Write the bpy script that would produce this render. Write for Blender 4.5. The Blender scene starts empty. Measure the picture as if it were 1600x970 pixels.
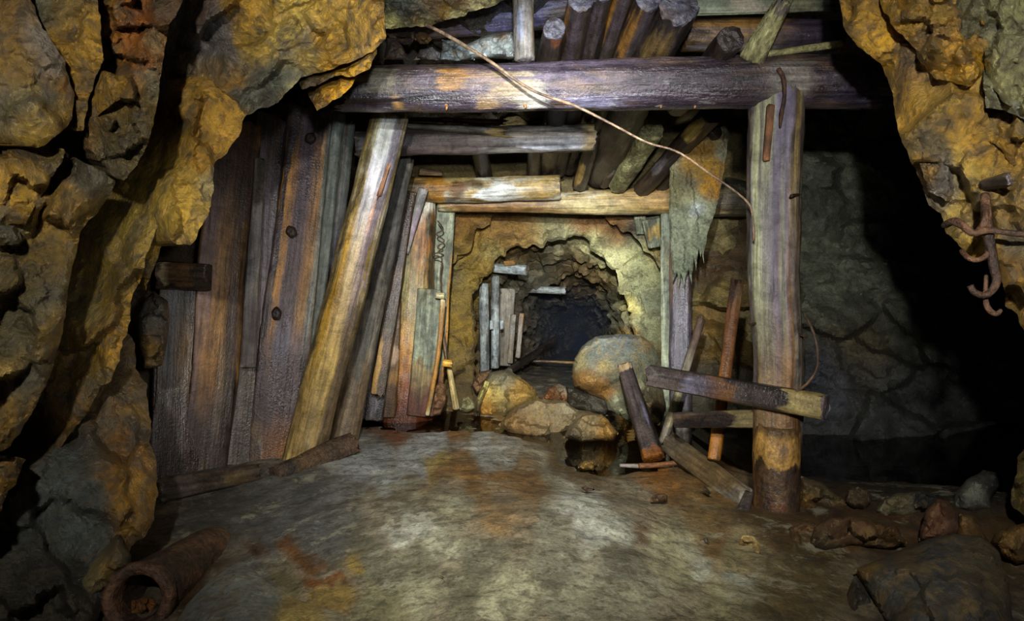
import bpy, math, random
import numpy as np
from mathutils import Vector, Matrix
from mathutils.geometry import delaunay_2d_cdt

# ------------------------------------------------------------------ basics
F, CX, CY, H = 1000.0, 800.0, 485.0, 1.05     # focal length in photo pixels, centre, eye height
sc = bpy.context.scene
COL = sc.collection
rng = np.random.default_rng(11)

def P(px, py, Y):
    return np.array([(px - CX) / F * Y, Y, H - (py - CY) / F * Y])

def unproj(px, py, Y):
    return np.stack([(px - CX) / F * Y, Y, H - (py - CY) / F * Y], -1)

def s2l(c):
    c = np.asarray(c, float) / 255.0
    return np.where(c <= .04045, c / 12.92, ((c + .055) / 1.055) ** 2.4)

# ------------------------------------------------------------------ noise
def _h(i, j, k, s):
    n = (i * 374761393 + j * 668265263 + k * 2147483647 + s * 974634541) & 0xFFFFFFFF
    n = ((n ^ (n >> 13)) * 1274126177) & 0xFFFFFFFF
    n = (n ^ (n >> 16)) * 2246822519 & 0xFFFFFFFF
    return ((n ^ (n >> 15)) & 0xFFFFFF) / float(0xFFFFFF)

def vnoise(p, s=0):
    p = np.asarray(p, float)
    i = np.floor(p).astype(np.int64); f = p - i
    u = f * f * f * (f * (f * 6 - 15) + 10)
    r = 0
    for dx in (0, 1):
        for dy in (0, 1):
            for dz in (0, 1):
                w = (u[:, 0] if dx else 1 - u[:, 0]) * (u[:, 1] if dy else 1 - u[:, 1]) * (u[:, 2] if dz else 1 - u[:, 2])
                r = r + w * _h(i[:, 0] + dx, i[:, 1] + dy, i[:, 2] + dz, s)
    return r * 2 - 1

def fbm(p, oct=4, s=0, gain=.5):
    a, t, r = 1.0, 0.0, 0
    p = np.asarray(p, float)
    for o in range(oct):
        r = r + a * vnoise(p, s + o * 7); t += a
        a *= gain; p = p * 2.03 + 3.7
    return r / t * 1.6

def noise2(px, py, sc_, s=0, oct=3):
    return fbm(np.stack([px / sc_, py / sc_, np.full_like(px, s * 1.37)], -1), oct, s)

def facets(px, py, size, asp=1.0, ang=0.0, seed=0, soft=.03):
    """flat, tilted, broken faces: returns height (about -1..1) and a crack mask"""
    r = np.random.default_rng(seed)
    c, s = math.cos(ang), math.sin(ang)
    u = (px * c + py * s) / size; v = (-px * s + py * c) / (size * asp)
    u = u + .12 * noise2(px, py, size * .45, seed + 3); v = v + .12 * noise2(px, py, size * .45, seed + 5)
    i0, i1, j0, j1 = int(math.floor(u.min())) - 1, int(u.max()) + 2, int(math.floor(v.min())) - 1, int(v.max()) + 2
    gi, gj = np.meshgrid(np.arange(i0, i1), np.arange(j0, j1))
    S = np.stack([gi.ravel() + r.random(gi.size), gj.ravel() + r.random(gi.size)], -1)
    off = r.uniform(-1, 1, len(S)); gx = r.normal(0, 1.1, len(S)); gy = r.normal(0, 1.1, len(S))
    out = np.zeros(len(px)); crk = np.zeros(len(px))
    for a in range(0, len(px), 3000):
        du = u[a:a+3000, None] - S[None, :, 0]; dv = v[a:a+3000, None] - S[None, :, 1]
        d = np.sqrt(du * du + dv * dv)
        k = np.argpartition(d, 3, axis=1)[:, :4]
        dk = np.take_along_axis(d, k, 1)
        m = dk.min(1, keepdims=True)
        w = np.exp(-(dk - m) / soft)
        val = off[k] + gx[k] * np.take_along_axis(du, k, 1) + gy[k] * np.take_along_axis(dv, k, 1)
        out[a:a+3000] = (w * val).sum(1) / w.sum(1)
        sd = np.sort(dk, 1)
        crk[a:a+3000] = np.exp(-(sd[:, 1] - sd[:, 0]) / .05)
    return out, crk

# ------------------------------------------------------------------ materials
def newmat(name):
    m = bpy.data.materials.new(name); m.use_nodes = True
    nt = m.node_tree; nt.nodes.clear()
    out = nt.nodes.new('ShaderNodeOutputMaterial')
    b = nt.nodes.new('ShaderNodeBsdfPrincipled')
    nt.links.new(b.outputs[0], out.inputs[0])
    return m, nt, b

def N(nt, t, **kw):
    n = nt.nodes.new(t)
    for k, v in kw.items():
        if k in n.inputs: n.inputs[k].default_value = v
        else: setattr(n, k, v)
    return n

def ramp(nt, fac, stops, interp='LINEAR'):
    r = nt.nodes.new('ShaderNodeValToRGB'); r.color_ramp.interpolation = interp
    e = r.color_ramp.elements
    while len(e) < len(stops): e.new(.5)
    for el, (p, c) in zip(e, stops):
        el.position = p
        el.color = (c, c, c, 1) if np.isscalar(c) else (*c, 1)
    nt.links.new(fac, r.inputs[0]); return r.outputs[0]

def mix(nt, a, b, fac, mode='MIX'):
    m = nt.nodes.new('ShaderNodeMix'); m.data_type = 'RGBA'; m.blend_type = mode
    for sock, v in ((m.inputs[6], a), (m.inputs[7], b), (m.inputs[0], fac)):
        if hasattr(v, 'is_linked'): nt.links.new(v, sock)
        elif np.isscalar(v): sock.default_value = v
        else: sock.default_value = (*v, 1)
    return m.outputs[2]

def math_(nt, op, a, b):
    m = nt.nodes.new('ShaderNodeMath'); m.operation = op
    for s, v in zip(m.inputs, (a, b)):
        if hasattr(v, 'is_linked'): nt.links.new(v, s)
        else: s.default_value = v
    return m.outputs[0]

def coords(nt, scale=(1, 1, 1)):
    tc = N(nt, 'ShaderNodeTexCoord'); mp = N(nt, 'ShaderNodeMapping'); mp.inputs['Scale'].default_value = scale
    nt.links.new(tc.outputs['Object'], mp.inputs['Vector'])
    oi = N(nt, 'ShaderNodeObjectInfo'); vm = N(nt, 'ShaderNodeVectorMath', operation='SCALE')
    vm.inputs[0].default_value = (13.7, 7.1, 3.3); nt.links.new(oi.outputs['Random'], vm.inputs['Scale'])
    nt.links.new(vm.outputs[0], mp.inputs['Location'])
    return mp.outputs[0]

def tex(nt, vec, scale, detail=6, rough=.6, dist=0, typ='FBM'):
    n = N(nt, 'ShaderNodeTexNoise', noise_type=typ)
    n.inputs['Scale'].default_value = scale; n.inputs['Detail'].default_value = detail
    n.inputs['Roughness'].default_value = rough; n.inputs['Distortion'].default_value = dist
    nt.links.new(vec, n.inputs['Vector']); return n.outputs[0]

def tint_nodes(nt):
    a = N(nt, 'ShaderNodeAttribute', attribute_name='tint'); return a.outputs['Color'], a.outputs['Alpha']

def rock_material(name, rough=(.32, .6), bump=.5, grain=60, mott=(.42, 1.5), stain=(92, 78, 60), stain_amt=.5, big=5, spec=.5, strata=None, chip=.8, crust=None, gritty=1.0):
    m, nt, b = newmat(name)
    v = coords(nt); col, wet = tint_nodes(nt)
    n1 = tex(nt, v, big, 9, .62, .4); n2 = tex(nt, v, grain, 5, .65); n3 = tex(nt, v, big * 3.1, 8, .6, .8)
    c = mix(nt, col, tuple(s2l(stain)), math_(nt, 'MULTIPLY', ramp(nt, n3, [(.47, 0), (.62, 1)]), stain_amt))
    c = mix(nt, c, ramp(nt, n1, [(.28, mott[0]), (.72, mott[1])]), .8, 'MULTIPLY')
    c = mix(nt, c, ramp(nt, n2, [(.32, .4), (.68, 1.5)]), .65, 'MULTIPLY')
    if crust:
        c = mix(nt, c, tuple(s2l(crust)), math_(nt, 'MULTIPLY', ramp(nt, tex(nt, v, 5.0, 14, .78, .3), [(.54, 0), (.60, 1)]), .5))
        c = mix(nt, c, tuple(s2l((52, 44, 30))), math_(nt, 'MULTIPLY', ramp(nt, tex(nt, v, 9.0, 14, .8, .2), [(.56, 0), (.62, 1)]), .65))
    nt.links.new(c, b.inputs['Base Color'])
    r = ramp(nt, n3, [(.35, rough[0]), (.65, rough[1])])
    r = math_(nt, 'MULTIPLY', r, math_(nt, 'SUBTRACT', 1.0, math_(nt, 'MULTIPLY', wet, .75)))
    nt.links.new(r, b.inputs['Roughness']); b.inputs['Specular IOR Level'].default_value = spec
    sv = v
    if strata: sv = coords(nt, strata)
    def chips(scale, warp):
        nz = N(nt, 'ShaderNodeTexNoise'); nz.inputs['Scale'].default_value = scale * 1.3; nz.inputs['Detail'].default_value = 4
        nt.links.new(sv, nz.inputs['Vector'])
        ws = N(nt, 'ShaderNodeVectorMath', operation='SCALE'); nt.links.new(nz.outputs['Color'], ws.inputs[0]); ws.inputs['Scale'].default_value = warp / scale
        wv = N(nt, 'ShaderNodeVectorMath', operation='ADD'); nt.links.new(sv, wv.inputs[0]); nt.links.new(ws.outputs[0], wv.inputs[1])
        vo = N(nt, 'ShaderNodeTexVoronoi'); vo.inputs['Scale'].default_value = scale; nt.links.new(wv.outputs[0], vo.inputs['Vector'])
        d = N(nt, 'ShaderNodeVectorMath', operation='SUBTRACT'); nt.links.new(wv.outputs[0], d.inputs[0]); nt.links.new(vo.outputs['Position'], d.inputs[1])
        g = N(nt, 'ShaderNodeVectorMath', operation='SUBTRACT'); nt.links.new(vo.outputs['Color'], g.inputs[0]); g.inputs[1].default_value = (.5, .5, .5)
        dp = N(nt, 'ShaderNodeVectorMath', operation='DOT_PRODUCT'); nt.links.new(d.outputs[0], dp.inputs[0]); nt.links.new(g.outputs[0], dp.inputs[1])
        return dp.outputs['Value']
    hgt = math_(nt, 'ADD', math_(nt, 'MULTIPLY', chips(big * 1.3, .15), chip * .6), math_(nt, 'MULTIPLY', chips(big * 4.2, .2), chip * .28))
    hgt = math_(nt, 'ADD', hgt, math_(nt, 'MULTIPLY', tex(nt, sv, big * 6, 12, .76, .2), .017))
    hgt = math_(nt, 'ADD', hgt, math_(nt, 'MULTIPLY', n2, .011 * gritty))
    bp = N(nt, 'ShaderNodeBump'); bp.inputs['Strength'].default_value = min(1, bump * 1.5); bp.inputs['Distance'].default_value = 1.0
    nt.links.new(hgt, bp.inputs['Height']); nt.links.new(bp.outputs[0], b.inputs['Normal'])
    return m

def wood_material(name, c1, c2, c3, rough=(.3, .6), bump=.45, streak=9, stretch=.07, patch=.5, spec=.5, fleck=.0, grime=.6):
    m, nt, b = newmat(name)
    v = coords(nt, (1, 1, stretch)); v2 = coords(nt, (1, 1, .35)); v3 = coords(nt)
    tcol, talpha = tint_nodes(nt)
    s1 = tex(nt, v, streak, 8, .65, .3); s2 = tex(nt, v, streak * 6, 5, .6); pt = tex(nt, v2, 5.5, 8, .62, .6); gr = tex(nt, v3, 75, 4, .6)
    c = ramp(nt, s1, [(.40, tuple(s2l(c1))), (.57, tuple(s2l(c2)))])
    c = mix(nt, c, tuple(s2l(c3)), math_(nt, 'MULTIPLY', ramp(nt, pt, [(.5, 0), (.6, 1)]), patch))
    dirt = tex(nt, coords(nt, (1, 1, .5)), 4.2, 9, .7, 1.0)
    c = mix(nt, c, tuple(s2l((44, 36, 28))), math_(nt, 'MULTIPLY', ramp(nt, dirt, [(.5, 0), (.58, 1)]), grime))
    nm = math_(nt, 'ADD', math_(nt, 'MULTIPLY', s1, .55), math_(nt, 'MULTIPLY', tex(nt, v2, 13, 10, .72, .4), .55))
    tf = ramp(nt, math_(nt, 'ADD', talpha, math_(nt, 'MULTIPLY', math_(nt, 'SUBTRACT', nm, .55), 1.5)), [(.34, 0), (.5, 1)])
    c = mix(nt, c, tcol, tf)
    c = mix(nt, c, ramp(nt, s2, [(.32, .35), (.66, 1.45)]), .8, 'MULTIPLY')
    c = mix(nt, c, ramp(nt, tex(nt, v3, 11, 8, .66, .8), [(.36, .45), (.6, 1.3)]), .7, 'MULTIPLY')
    c = mix(nt, c, ramp(nt, gr, [(.3, .7), (.7, 1.3)]), .6, 'MULTIPLY')
    if fleck:
        c = mix(nt, c, tuple(s2l((214, 214, 200))), math_(nt, 'MULTIPLY', ramp(nt, tex(nt, v2, 16, 8, .7), [(.6, 0), (.68, 1)]), fleck))
    nt.links.new(c, b.inputs['Base Color'])
    nt.links.new(ramp(nt, pt, [(.38, rough[0]), (.62, rough[1])]), b.inputs['Roughness'])
    b.inputs['Specular IOR Level'].default_value = spec
    h = math_(nt, 'ADD', math_(nt, 'MULTIPLY', s1, 1.0), math_(nt, 'ADD', math_(nt, 'MULTIPLY', s2, .35), math_(nt, 'MULTIPLY', gr, .3)))
    bp = N(nt, 'ShaderNodeBump'); bp.inputs['Strength'].default_value = bump; bp.inputs['Distance'].default_value = .03
    nt.links.new(h, bp.inputs['Height']); nt.links.new(bp.outputs[0], b.inputs['Normal'])
    return m

M = {}
M['rock'] = rock_material('ochre_rock', rough=(.24, .46), bump=.6, mott=(.35, 1.6), spec=.6, stain=(78, 70, 54), stain_amt=.75)
M['rock_green'] = rock_material('grey_green_rock', rough=(.4, .65), bump=.6, stain=(80, 80, 66), strata=(1, 1, 1.8))
M['rock_dark'] = rock_material('wet_dark_rock', rough=(.22, .5), bump=.7, stain=(48, 46, 44), big=4)
M['rock_tunnel'] = rock_material('tunnel_rock', rough=(.35, .6), bump=.75, stain=(70, 58, 40), big=3.2, strata=(1, 1, 2.2))
M['boulder'] = rock_material('boulder_rock', rough=(.45, .75), bump=.45, stain=(120, 96, 48), stain_amt=.55, big=6)
M['mud'] = rock_material('floor_mud', rough=(.5, .85), bump=.3, grain=95, mott=(.45, 1.45), stain=(70, 62, 44), stain_amt=.6, big=7.0, spec=.35, chip=0, gritty=.6, crust=(176, 174, 146))
M['w_purple'] = wood_material('wet_purple_brown_wood', (46, 36, 40), (98, 84, 84), (128, 100, 62), rough=(.2, .45), patch=.5, fleck=.12)
M['w_beam'] = wood_material('wet_beam_wood', (38, 31, 36), (82, 72, 84), (128, 98, 58), rough=(.16, .36), patch=.35, spec=.7, fleck=.3, bump=.7)
M['w_brown'] = wood_material('brown_plank_wood', (48, 34, 24), (106, 80, 50), (140, 100, 40), rough=(.28, .55), patch=.6)
M['w_wet'] = wood_material('dark_wet_plank_wood', (44, 36, 30), (86, 74, 62), (70, 56, 44), rough=(.2, .42), patch=.5, fleck=.08)
M['w_yellow'] = wood_material('yellow_peeled_log', (110, 90, 46), (176, 152, 92), (196, 186, 160), rough=(.3, .5), patch=.5, fleck=.15)
M['w_grey'] = wood_material('grey_coated_log', (84, 78, 68), (132, 124, 108), (108, 96, 74), rough=(.45, .7), patch=.4)
M['w_green'] = wood_material('grey_green_plank', (98, 104, 84), (150, 154, 126), (120, 112, 76), rough=(.5, .75), patch=.45, bump=.6)
M['w_orange'] = wood_material('rust_orange_log', (86, 60, 34), (136, 100, 56), (120, 120, 88), rough=(.22, .45), patch=.5, fleck=.06)
M['w_beam2'] = wood_material('ochre_white_beam', (134, 102, 44), (186, 164, 106), (206, 206, 190), rough=(.35, .55), patch=.65)
M['w_pale'] = wood_material('pale_crusted_log', (98, 92, 84), (156, 150, 142), (104, 88, 76), rough=(.4, .6), patch=.5)
M['w_moss'] = wood_material('mossy_stake', (122, 118, 74), (176, 170, 118), (98, 80, 50), rough=(.5, .75), bump=.9, stretch=.6, patch=.5)
M['w_dark'] = wood_material('blackened_log', (34, 29, 28), (66, 56, 52), (98, 72, 36), rough=(.25, .5), patch=.3, fleck=.06)
M['w_end'] = wood_material('end_grain', (52, 50, 60), (98, 96, 108), (120, 92, 60), rough=(.3, .55), patch=.35, stretch=1)
M['post'] = wood_material('front_post_wood', (78, 68, 70), (126, 114, 104), (158, 154, 116), rough=(.35, .6), patch=.6, stretch=.04)
M['stub'] = wood_material('rusty_post_foot', (56, 42, 30), (92, 68, 42), (52, 44, 44), rough=(.3, .55), patch=.55, stretch=.7)
M['rust'] = wood_material('rusty_iron', (52, 36, 26), (96, 66, 44), (122, 90, 60), rough=(.45, .7), patch=.5, stretch=.8, bump=.8)
M['wire'] = wood_material('tan_rusty_wire', (84, 64, 46), (140, 116, 90), (120, 84, 54), rough=(.45, .7), patch=.5, stretch=.8)
M['steel'] = wood_material('grey_pipe_steel', (112, 118, 118), (150, 156, 150), (92, 84, 64), rough=(.35, .55), patch=.35, stretch=.3)
M['knot'] = wood_material('dark_knot', (30, 24, 24), (54, 44, 42), (70, 52, 30), rough=(.3, .5))
M['splinter'] = wood_material('fresh_split_wood', (120, 78, 46), (160, 108, 64), (120, 78, 44), rough=(.5, .7))
M['ceramic'] = wood_material('old_white_ceramic', (170, 158, 110), (206, 196, 150), (160, 120, 50), rough=(.25, .4))
M['debris'] = rock_material('dirt_crust', rough=(.5, .8), bump=.6, stain=(84, 66, 40), big=9)

def water_material():
    m, nt, b = newmat('brown_pool_water')
    out = [n for n in nt.nodes if n.type == 'OUTPUT_MATERIAL'][0]
    nt.nodes.remove(b)
    tr = N(nt, 'ShaderNodeBsdfTransparent'); tr.inputs[0].default_value = (.74, .6, .4, 1)
    gl = N(nt, 'ShaderNodeBsdfGlossy'); gl.inputs['Roughness'].default_value = .03
    fr = N(nt, 'ShaderNodeFresnel'); fr.inputs[0].default_value = 1.33
    mx = N(nt, 'ShaderNodeMixShader')
    v = coords(nt); bp = N(nt, 'ShaderNodeBump'); bp.inputs['Strength'].default_value = .08; bp.inputs['Distance'].default_value = .02
    nt.links.new(tex(nt, v, 6, 3, .5), bp.inputs['Height'])
    nt.links.new(bp.outputs[0], gl.inputs['Normal']); nt.links.new(bp.outputs[0], fr.inputs['Normal'])
    nt.links.new(fr.outputs[0], mx.inputs[0]); nt.links.new(tr.outputs[0], mx.inputs[1]); nt.links.new(gl.outputs[0], mx.inputs[2])
    nt.links.new(mx.outputs[0], out.inputs[0])
    return m
M['water'] = water_material()

CRISP = {'ochre_rock', 'grey_green_rock', 'wet_dark_rock', 'tunnel_rock', 'boulder_rock', 'dirt_crust'}
# ------------------------------------------------------------------ object plumbing
def mesh_obj(name, verts, faces, mat, tint=None, parent=None, smooth=True):
    me = bpy.data.meshes.new(name)
    me.from_pydata([tuple(map(float, v)) for v in verts], [], [tuple(int(i) for i in f) for f in faces])
    if tint is None: tint = np.zeros((len(verts), 4))
    a = me.attributes.new('tint', 'FLOAT_COLOR', 'POINT')
    a.data.foreach_set('color', np.asarray(tint, np.float32).ravel())
    me.materials.append(mat)
    if smooth: me.polygons.foreach_set('use_smooth', [True] * len(me.polygons))
    me.update(); me.validate()
    if smooth and mat.name in CRISP: me.set_sharp_from_angle(angle=math.radians(20))
    o = bpy.data.objects.new(name, me); COL.objects.link(o)
    if parent: o.parent = parent
    return o

def tag(o, label, cat, group=None, kind=None):
    if label: o['label'] = label
    if cat: o['category'] = cat
    if group: o['group'] = group
    if kind: o['kind'] = kind
    return o

def tube_mesh(pts, r, n=8, wob=.06, seed=0):
    pts = [np.array(p, float) for p in pts]
    # Catmull-Rom
    q = []
    for i in range(len(pts) - 1):
        p0, p1, p2, p3 = pts[max(i-1, 0)], pts[i], pts[i+1], pts[min(i+2, len(pts)-1)]
        for t in np.linspace(0, 1, 8, endpoint=False):
            q.append(.5 * ((2*p1) + (p2-p0)*t + (2*p0-5*p1+4*p2-p3)*t*t + (3*p1-p0-3*p2+p3)*t**3))
    q.append(pts[-1]); q = np.array(q)
    V, Fc = [], []
    up = np.array([.3, .2, .9])
    for i, c in enumerate(q):
        t = q[min(i+1, len(q)-1)] - q[max(i-1, 0)]; t /= np.linalg.norm(t) + 1e-9
        a = np.cross(t, up); a /= np.linalg.norm(a) + 1e-9; b = np.cross(a, t); up = b
        rr = (r if np.isscalar(r) else np.interp(i / (len(q)-1), np.linspace(0, 1, len(r)), r)) * (1 + wob * vnoise([[i * .6, seed, 0]], seed)[0])
        for k in range(n):
            an = 2 * math.pi * k / n
            V.append(c + rr * (math.cos(an) * a + math.sin(an) * b))
    for i in range(len(q) - 1):
        for k in range(n):
            Fc.append((i*n+k, i*n+(k+1) % n, (i+1)*n+(k+1) % n, (i+1)*n+k))
    Fc.append(tuple(range(n-1, -1, -1))); Fc.append(tuple((len(q)-1)*n+k for k in range(n)))
    return V, Fc

def tube(name, pts, r, mat, label=None, cat=None, group=None, parent=None, n=8, wob=.06, seed=0):
    V, Fc = tube_mesh(pts, r, n, wob, seed)
    V = np.array(V); org = np.zeros(3)
    if parent is None:
        org = V[0].copy(); V = V - org
    elif parent.parent is None:
        org = None; inv = np.array(parent.matrix_local.inverted()); V = V @ inv[:3, :3].T + inv[:3, 3]
    o = mesh_obj(name, V, Fc, mat, parent=parent)
    if org is not None: o.location = org
    return tag(o, label, cat, group) if parent is None else o

# ---- timber: round, oval or squared, built along its own length --------------------------
def log(name, label, cat, a, b, wa, wb, mat, flat=1.0, sq=2.0, yaw=0.0, bend=0.0, bendy=0.0, rough=.07, groove=.05, jag=(.01, .01),
        tint=(), group=None, seed=None, ends=(None, None), n=36, kinks=(), parent=None, cutend=None, dz=.03):
    seed = seed if seed is not None else (abs(hash(label or name)) % 997 if False else int(sum(map(ord, (label or name)))) % 997)
    A, B = P(*a), P(*b)
    L = np.linalg.norm(B - A); Z = (B - A) / L
    view = (A + B) / 2 - np.array([0, 0, H]); view /= np.linalg.norm(view)
    X = np.cross(view, Z); X /= np.linalg.norm(X); Y = np.cross(Z, X)
    cy, sy = math.cos(yaw), math.sin(yaw)
    X, Y = X * cy + Y * sy, Y * cy - X * sy
    ra, rb = wa * a[2] / F / 2, wb * b[2] / F / 2
    m = max(6, int(L / dz))
    tt = np.linspace(0, 1, m)
    ang = np.linspace(0, 2 * math.pi, n, endpoint=False)
    T, A_ = np.meshgrid(tt, ang, indexing='ij')
    c, s = np.cos(A_), np.sin(A_)
    R = ra + (rb - ra) * T
    ex = np.sign(c) * np.abs(c) ** (2 / sq); ey = np.sign(s) * np.abs(s) ** (2 / sq)
    q = np.stack([ex.ravel() * 3.2, ey.ravel() * 3.2, T.ravel() * L * 2.2], -1)
    q2 = np.stack([ex.ravel() * 7, ey.ravel() * 7, T.ravel() * L * 1.1], -1)
    q3 = np.stack([ex.ravel() * 9, ey.ravel() * 9, T.ravel() * L * 14], -1)
    k = 1 + rough * fbm(q + seed, 3, seed) - groove * np.maximum(0, fbm(q2 + seed, 3, seed + 9)) + .018 * fbm(q3, 2, seed + 4)
    k = k.reshape(T.shape)
    sag = np.sin(math.pi * T)
    wv = np.stack([np.full(m, seed * .31), np.zeros(m), tt * L * 1.6], -1); w1 = (fbm(wv, 3, seed + 50) * .10)[:, None] * R; w2 = (fbm(wv + 5, 3, seed + 60) * .08)[:, None] * R
    x = ex * R * k + bend * L * sag + w1; y = ey * R * k * flat + bendy * L * sag + w2 * flat
    for (tk, amt) in kinks: x = x + amt * np.exp(-((T - tk) / .12) ** 2)
    nz = fbm(np.stack([ex.ravel() * 4, ey.ravel() * 4, np.full(T.size, seed * .7)], -1), 3, seed + 2).reshape(T.shape)
    z = T * L
    e0 = np.clip(1 - T * L / .25, 0, 1); e1 = np.clip(1 - (1 - T) * L / .25, 0, 1)
    z = z + nz * jag[0] * e0 + nz * jag[1] * e1
    V = np.stack([x.ravel(), y.ravel(), z.ravel()], -1).tolist()
    Fc = []
    for i in range(m - 1):
        for j in range(n):
            Fc.append((i*n+j, i*n+(j+1) % n, (i+1)*n+(j+1) % n, (i+1)*n+j))
    # tint blobs (t, angle in degrees, t width, angle width, rgb, strength); 270 faces the viewer, 0 is right
    tn = np.zeros((m * n, 4)); tf, af = T.ravel(), np.degrees(A_.ravel())
    wz = .12 * fbm(q * .8 + 9, 3, seed + 31); wa_ = 30 * fbm(q2 * .5, 3, seed + 37)
    for (t0, a0, tw, aw, colr, st) in tint:
        da = (af + wa_ - a0 + 180) % 360 - 180
        w = np.exp(-((tf + wz * tw * 3 - t0) / tw) ** 2 - (da / aw) ** 2) * st
        lc = s2l(colr); keep = tn[:, 3]
        tot = np.maximum(keep * (1 - w) + w, 1e-6)
        tn[:, :3] = (tn[:, :3] * (keep * (1 - w))[:, None] + lc * w[:, None]) / tot[:, None]
        tn[:, 3] = np.clip(tot, 0, 1)
    caps = []
    for e in (0, 1):
        ring = [(0 if e == 0 else (m - 1) * n) + j for j in range(n)]
        zs = -1 if e == 0 else 1
        base = np.array([V[i] for i in ring]); cen = base.mean(0)
        cv, cf = [], []
        prev = list(range(n)); cv += base.tolist()
        for (f, dzz) in ((.93, .006), (.6, .008), (.25, .008)):
            st0 = len(cv)
            for j in range(n):
                p = cen + (base[j] - cen) * f; p[2] = cen[2] + zs * (dzz + .003 * math.sin(j * .35 + f * 9))
                cv.append(p.tolist())
            for j in range(n):
                f4 = (prev[j], prev[(j+1) % n], st0 + (j+1) % n, st0 + j)
                cf.append(f4 if zs > 0 else f4[::-1])
            prev = [st0 + j for j in range(n)]
        ci = len(cv); cc = cen.copy(); cc[2] += zs * .009; cv.append(cc.tolist())
        for j in range(n):
            f3 = (prev[j], prev[(j+1) % n], ci); cf.append(f3 if zs > 0 else f3[::-1])
        if ends[e] is None:
            o0 = len(V); V += cv; Fc += [tuple(o0 + i for i in f) for f in cf]
            tn = np.vstack([tn, np.tile(tn[ring].mean(0), (len(cv), 1))])
        else: caps.append((cv, cf, ends[e]))
    o = mesh_obj(name, V, Fc, mat, tint=tn, parent=parent)
    R3 = Matrix(((X[0], Y[0], Z[0], A[0]), (X[1], Y[1], Z[1], A[1]), (X[2], Y[2], Z[2], A[2]), (0, 0, 0, 1)))
    if parent is None: o.matrix_world = R3; o.matrix_basis = R3
    else: o.matrix_basis = parent.matrix_basis.inverted() @ R3
    for cv, cf, em in caps:
        mesh_obj('cut_end', cv, cf, em, parent=o, smooth=False)
    return tag(o, label, cat, group) if parent is None else o

# ---- rock from an outline: either a wall spur running back into the hill, or a solid stone --------
def inside(px, py, poly):
    x, y = poly[:, 0], poly[:, 1]; r = np.zeros(len(px), bool); j = len(poly) - 1
    for i in range(len(poly)):
        c = ((y[i] > py) != (y[j] > py)) & (px < (x[j] - x[i]) * (py - y[i]) / (y[j] - y[i] + 1e-12) + x[i])
        r ^= c; j = i
    return r

def edge_dist(px, py, poly):
    a = poly; b = np.roll(poly, -1, 0); d = b - a; L2 = (d * d).sum(1) + 1e-9
    out = np.empty(len(px))
    for s in range(0, len(px), 4000):
        q = np.stack([px[s:s+4000], py[s:s+4000]], -1)[:, None, :] - a[None]
        t = np.clip((q * d[None]).sum(2) / L2, 0, 1)
        out[s:s+4000] = np.sqrt((((q - t[..., None] * d[None])) ** 2).sum(2)).min(1)
    return out

def plane_idw(ctrl, px, py):
    c = np.array(ctrl, float)
    A = np.stack([c[:, 0], c[:, 1], np.ones(len(c))], -1)
    if len(c) >= 3: k = np.linalg.lstsq(A, c[:, 2], rcond=None)[0]
    else: k = np.array([0, 0, c[:, 2].mean()])
    base = px * k[0] + py * k[1] + k[2]
    res = c[:, 2] - A @ k
    if len(c) > 3:
        d2 = (px[:, None] - c[None, :, 0]) ** 2 + (py[:, None] - c[None, :, 1]) ** 2 + 400
        w = 1 / d2 ** 1.2
        base = base + (w * res).sum(1) / w.sum(1)
    return base

def colour_field(cols, px, py, seed=0, warp=22, sharp=1.6):
    wx = px + warp * noise2(px, py, 55, seed + 1, 4); wy = py + warp * noise2(px, py, 55, seed + 2, 4)
    W = np.full(len(px), 1e-4); C = np.tile(s2l(cols[0][3]) * 1e-4, (len(px), 1)); wet = np.zeros(len(px))
    for c in cols:
        x, y, r, rgb = c[:4]; we = c[4] if len(c) > 4 else 0
        w = np.exp(-((wx - x) ** 2 + (wy - y) ** 2) / (r * r) * sharp) + .002 * np.exp(-np.hypot(wx - x, wy - y) / 200)
        W += w; C += w[:, None] * s2l(rgb); wet += w * we
    return np.concatenate([C / W[:, None], (wet / W)[:, None]], 1)

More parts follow.
